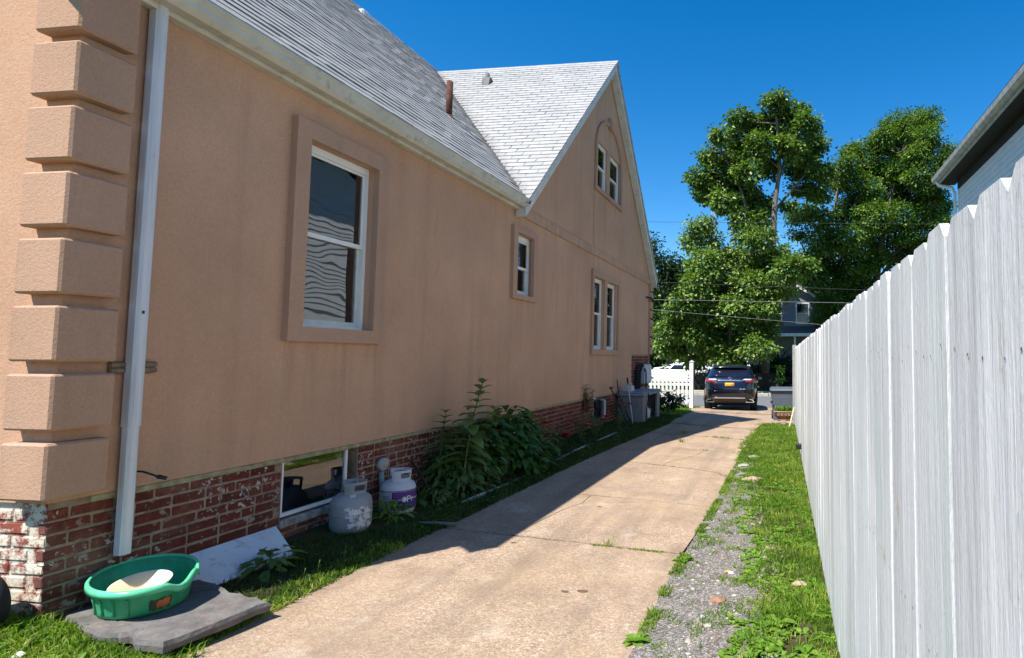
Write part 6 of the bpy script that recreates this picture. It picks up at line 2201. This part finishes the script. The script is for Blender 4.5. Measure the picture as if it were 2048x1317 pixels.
# tufts out on the gravel and along its edge
grass('grass_tufts', 'sparse grass tufts pushing through the gravel strip', 26000, None, (2.4, 9.6), .015, .055, 'grass',
      lambda x, y: noise2(x, y, 6.0, 12) + .55 * noise2(x, y, 13., 13) > .34 - .45 * sstep(4.8, 7.0, y), .005, 1.1, xfun=lambda y: (np.array([XR(t) + .01 for t in y]), edgeR(y) + .1))
grass('grass_edge', 'weedy grass fringe along the right driveway edge', 9000, None, (2.5, 10.5), .02, .06, 'grass',
      lambda x, y: noise2(x * 0, y, 2.4, 15) > -.12, .006, 1.1, xfun=lambda y: (np.array([XR(t) - .015 for t in y]), np.array([XR(t) + .07 for t in y])))
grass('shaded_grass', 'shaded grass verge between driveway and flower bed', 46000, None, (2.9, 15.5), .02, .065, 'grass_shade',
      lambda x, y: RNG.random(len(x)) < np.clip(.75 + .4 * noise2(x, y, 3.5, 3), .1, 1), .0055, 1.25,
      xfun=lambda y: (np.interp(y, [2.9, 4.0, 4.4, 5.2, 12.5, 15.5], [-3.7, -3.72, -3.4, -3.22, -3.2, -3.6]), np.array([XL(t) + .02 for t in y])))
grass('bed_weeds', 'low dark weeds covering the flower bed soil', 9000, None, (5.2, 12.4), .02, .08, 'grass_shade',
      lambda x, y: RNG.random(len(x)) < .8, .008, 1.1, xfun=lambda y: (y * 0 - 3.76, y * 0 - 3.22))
grass('corner_grass', 'sunlit grass around the flagstone at the house corner', 17000, (-4.2, -2.85), (1.9, 2.66), .03, .10, 'grass',
      lambda x, y: ~((x > -3.75) & (x < -2.86) & (y > 2.47 + .25 * (-2.9 - x) / .8)), .007)
grass('slab_fringe', 'grass fringe between flagstone and driveway', 2600, None, (2.42, 4.3), .02, .06, 'grass',
      None, .006, 1.0, xfun=lambda y: (y * 0 - 2.985 - .12 * sstep(3.1, 3.4, y), y * 0 - 2.90))
grass('front_lawn', 'front lawn behind the white picket fence', 22000, (-9, -3.1), (15.6, 24.2), .03, .08, 'grass', lambda x, y: ~((x < -3.7) & (y < 16.2)) & (x < np.array([XL(t) for t in y])), .012)
# weeds rooted in the driveway joints
def joint_weeds(label, pts, n, hmax, spread=.012):
    P = []
    for (a, b) in zip(pts, pts[1:]):
        k = max(1, int(n * math.hypot(b[0] - a[0], b[1] - a[1])))
        t = RNG.random(k)[:, None]
        q = np.array(a) + (np.array(b) - np.array(a)) * t + RNG.normal(0, spread, (k, 2))
        P.append(q)
    P = np.concatenate(P); m = noise2(P[:, 0], P[:, 1], 9, 8) > .0
    P = P[m]
    Z = gz(P[:, 0], P[:, 1]) - .01
    n = len(P)
    me = blades('joint_weeds', np.column_stack([P, Z]), RNG.uniform(.012, hmax, n), RNG.uniform(.3, 1.2, n), RNG.uniform(.004, .009, n), RNG.random(n), 'grass')
    tag(link('joint_weeds', me), label, 'weeds', kind='stuff')
joint_weeds('weeds filling the nearest driveway joint', [(-1.6, 4.765), (-.84, 4.765)], 900, .035)
joint_weeds('weeds in the diagonal crack further up the driveway', [(-1.74, 8.55), (-1.45, 9.3), (-1.36, 10.0)], 90, .03)
joint_weeds('weeds in the jagged third driveway joint', [(-2.3, 8.35), (-1.36, 8.25), (-.95, 8.13), (-.7, 7.77)], 300, .03)
joint_weeds('weeds in the fourth driveway joint', [(-1.5, 9.9), (-.8, 9.88)], 300, .05)
joint_weeds('weeds in the far driveway joints', [(-1.6, 11.55), (-.75, 11.55)], 250, .06)
def tuft(label, x, y, n, hmax, mat='grass', wid=.006):
    P = np.column_stack([RNG.normal(x, .03, n), RNG.normal(y, .02, n), np.full(n, float(gz(x, y)) - .005)])
    me = blades('grass_tuft', P, RNG.uniform(.4, 1, n) * hmax, RNG.uniform(.2, .9, n), np.full(n, wid), RNG.random(n), mat)
    tag(link('grass_tuft', me), label, 'grass tuft', 'grass tufts in the driveway')
tuft('wispy grass tuft at the nearest driveway joint', -1.46, 4.77, 26, .13, wid=.004)
tuft('small green tuft farther up the sunlit driveway', -1.9, 10.6, 40, .12)
tuft('tiny tuft at the shadow edge of the driveway', -2.05, 11.7, 40, .12)
# broad-leaved weeds among the grass
def plantain(label, spots, size, seed, mat='weed', grp='broad leaved weeds in the gravel'):
    rg = random.Random(seed)
    for i, (x, y, s) in enumerate(spots):
        root = empty('broad_weed', (x, y, float(gz(x, y)))); tag(root, label if isinstance(label, str) else label[i], 'weed', grp)
        m = MB(); var = []
        n = rg.randint(9, 15)
        for k in range(n):
            a = 2 * math.pi * k / n * 1.6 + rg.uniform(-.3, .3); L = size * s * rg.uniform(.6, 1.2)
            strip_leaf(m, var, (rg.uniform(-.02, .02) * s, rg.uniform(-.02, .02) * s, .002), (math.cos(a), math.sin(a), rg.uniform(.15, 1.1)), (0, 0, 1), L, L * rg.uniform(.35, .55), .55, rg.uniform(.2, 1))
        finish_leaves(m, var, 'leaf_rosette', mat, root)
plantain(['leafy weed at the bottom driveway edge', 'leafy weed by the right end of the nearest joint', 'leafy weed just past the nearest joint', 'dandelion rosette with long pale leaves in the gravel grass', 'broad plantain close to the fence foot in the foreground'],
         [(-.84, 3.30, 1.3), (-.80, 4.62, 1.2), (-.76, 5.25, 1.2), (-.07, 3.62, 1.5), (.10, 3.3, 1.1)], .085, 71)
def weed_scatter():
    rg = random.Random(72); m = MB(); var = []
    cnt = 0
    while cnt < 950:
        y = 2.6 + 9 * rg.random() ** 1.8
        x = rg.uniform(float(edgeR(y)) - .12, fence_x(y) - .03)
        if noise2(np.array([x]), np.array([y]), 4.2, 21)[0] < -.05: continue
        z = float(gz(x, y)); cnt += 1
        n = rg.randint(4, 9)
        for k in range(n):
            a = rg.uniform(0, 6.28); L = rg.uniform(.025, .06)
            strip_leaf(m, var, (x + rg.uniform(-.02, .02), y + rg.uniform(-.02, .02), z + .004), (math.cos(a), math.sin(a), rg.uniform(.2, 1.3)), (0, 0, 1), L, L * rg.uniform(.4, .75), .4, rg.uniform(.1, 1), ((0, .2), (.5, 1), (1, .1)))
    for i in range(150):
        y = rg.uniform(1.9, 2.6); x = rg.uniform(-4.1, -2.95); z = float(gz(x, y))
        if x > -3.72 and y > 2.40: continue
        for k in range(rg.randint(3, 7)):
            a = rg.uniform(0, 6.28); L = rg.uniform(.04, .085)
            strip_leaf(m, var, (x, y, z + rg.uniform(.0, .04)), (math.cos(a), math.sin(a), rg.uniform(.2, 1.2)), (0, 0, 1), L, L * .42, .4, rg.uniform(.1, 1))
    for i in range(160):
        y = rg.uniform(3.1, 12); x = rg.uniform(-3.2, XL(y) - .02); z = float(gz(x, y))
        for k in range(rg.randint(3, 6)):
            a = rg.uniform(0, 6.28); L = rg.uniform(.03, .055)
            strip_leaf(m, var, (x, y, z + rg.uniform(.0, .02)), (math.cos(a), math.sin(a), rg.uniform(.2, 1.2)), (0, 0, 1), L, L * .55, .4, rg.uniform(0, .6))
    o = finish_leaves(m, var, 'clover_and_weeds', 'weed', None)
    tag(o, 'clover and small leafy weeds scattered through the grass', 'weeds', kind='stuff')
weed_scatter()
# tall seed stalks at the verge
m = MB()
for (x, y, h) in ((-3.02, 3.55, .13), (-3.05, 3.47, .10), (-3.0, 3.75, .16), (-3.03, 3.85, .12), (-2.98, 3.42, .09)):
    z = float(gz(x, y)); m.tube([(x, y, z), (x + .005, y, z + h * .75), (x + .01, y + .004, z + h)], [.0018, .002, .0035], 5)
tag(m.build('seed_stalks', 'weed'), 'thin upright seed stalks at the shaded verge edge', 'stalks', kind='stuff')

# ================================================================== STONES AND LITTER
def stone(name, label, loc, s, mat, seed, cat='stone'):
    rg = random.Random(seed)
    bm = bmesh.new(); bmesh.ops.create_icosphere(bm, subdivisions=2, radius=1)
    ph = [rg.uniform(0, 6.28) for _ in range(6)]
    for v in bm.verts:
        k = 1 + .16 * math.sin(v.co.x * 3 + ph[0]) + .14 * math.sin(v.co.y * 4 + ph[1]) + .1 * math.sin(v.co.z * 5 + v.co.x * 2 + ph[2])
        v.co = (v.co.x * s[0] * k, v.co.y * s[1] * k, max(-.4, v.co.z) * s[2] * (1 + .15 * math.sin(v.co.x * 5 + ph[3])))
    me = bpy.data.meshes.new(name); bm.to_mesh(me); bm.free(); me.materials.append(MAT[mat])
    o = link(name, me, None, (loc[0], loc[1], float(gz(loc[0], loc[1])) + .004)); o.rotation_euler = (0, 0, rg.uniform(-.4, .4))
    tag(o, label, cat)
stone('brown_stone', 'flat brown stone lying on the gravel', (-.458, 3.915), (.065, .04, .022), 'brown_stone', 1)
stone('pale_stone', 'pale flat stone farthest up the grass strip', (-.55, 9.5), (.10, .07, .03), 'grey_stone', 2)
stone('pale_stone', 'pale flat stone just nearer than the farthest one', (-.64, 8.75), (.10, .08, .025), 'grey_stone', 3)
stone('pinkish_stone', 'broad pinkish stone slab sunk in the grass strip', (-.46, 7.75), (.17, .12, .035), 'terracotta_pale', 4)
stone('tan_stone', 'tan stone in the grass next to the fence', (.08, 4.25), (.055, .05, .03), 'terracotta_pale', 5)
stone('white_pebble', 'whitish pebble in the gravel below the brown stone', (-.47, 3.55), (.024, .02, .014), 'grey_stone', 6)
stone('white_pebble', 'small cream pebble left of the whitish pebble', (-.52, 3.66), (.018, .016, .012), 'litter_white', 7)
stone('white_pebble', 'pale pebble near the yellow leaf on the gravel', (-.42, 4.42), (.03, .018, .012), 'litter_white', 8)
for i, (x, y, a, lab) in enumerate(((-3.50, 2.36, .4, 'white scrap of litter in the corner grass by the flagstone'), (-3.42, 2.10, 1.1, 'white paper scrap at the bottom left grass'))):
    m = MB(); m.add([(-.018, -.012, .0), (.018, -.014, .004), (.022, .012, .007), (.0, .016, .016), (-.02, .010, .006)], [(0, 1, 2), (0, 2, 3), (0, 3, 4)])
    o = m.build('litter_scrap', 'litter_white', None, (x, y, float(gz(x, y)) + .03)); o.rotation_euler = (.1, .1, a); tag(o, lab, 'litter')
m = MB(); var = []
strip_leaf(m, var, (0, 0, .006), (1, .2, .1), (0, 0, 1), .06, .035, .1, .9)
o = m.build('yellow_leaf', 'plate_orange', None, (-.47, 4.42, float(gz(-.47, 4.42)))); tag(o, 'fallen yellow leaf on the gravel', 'leaf')
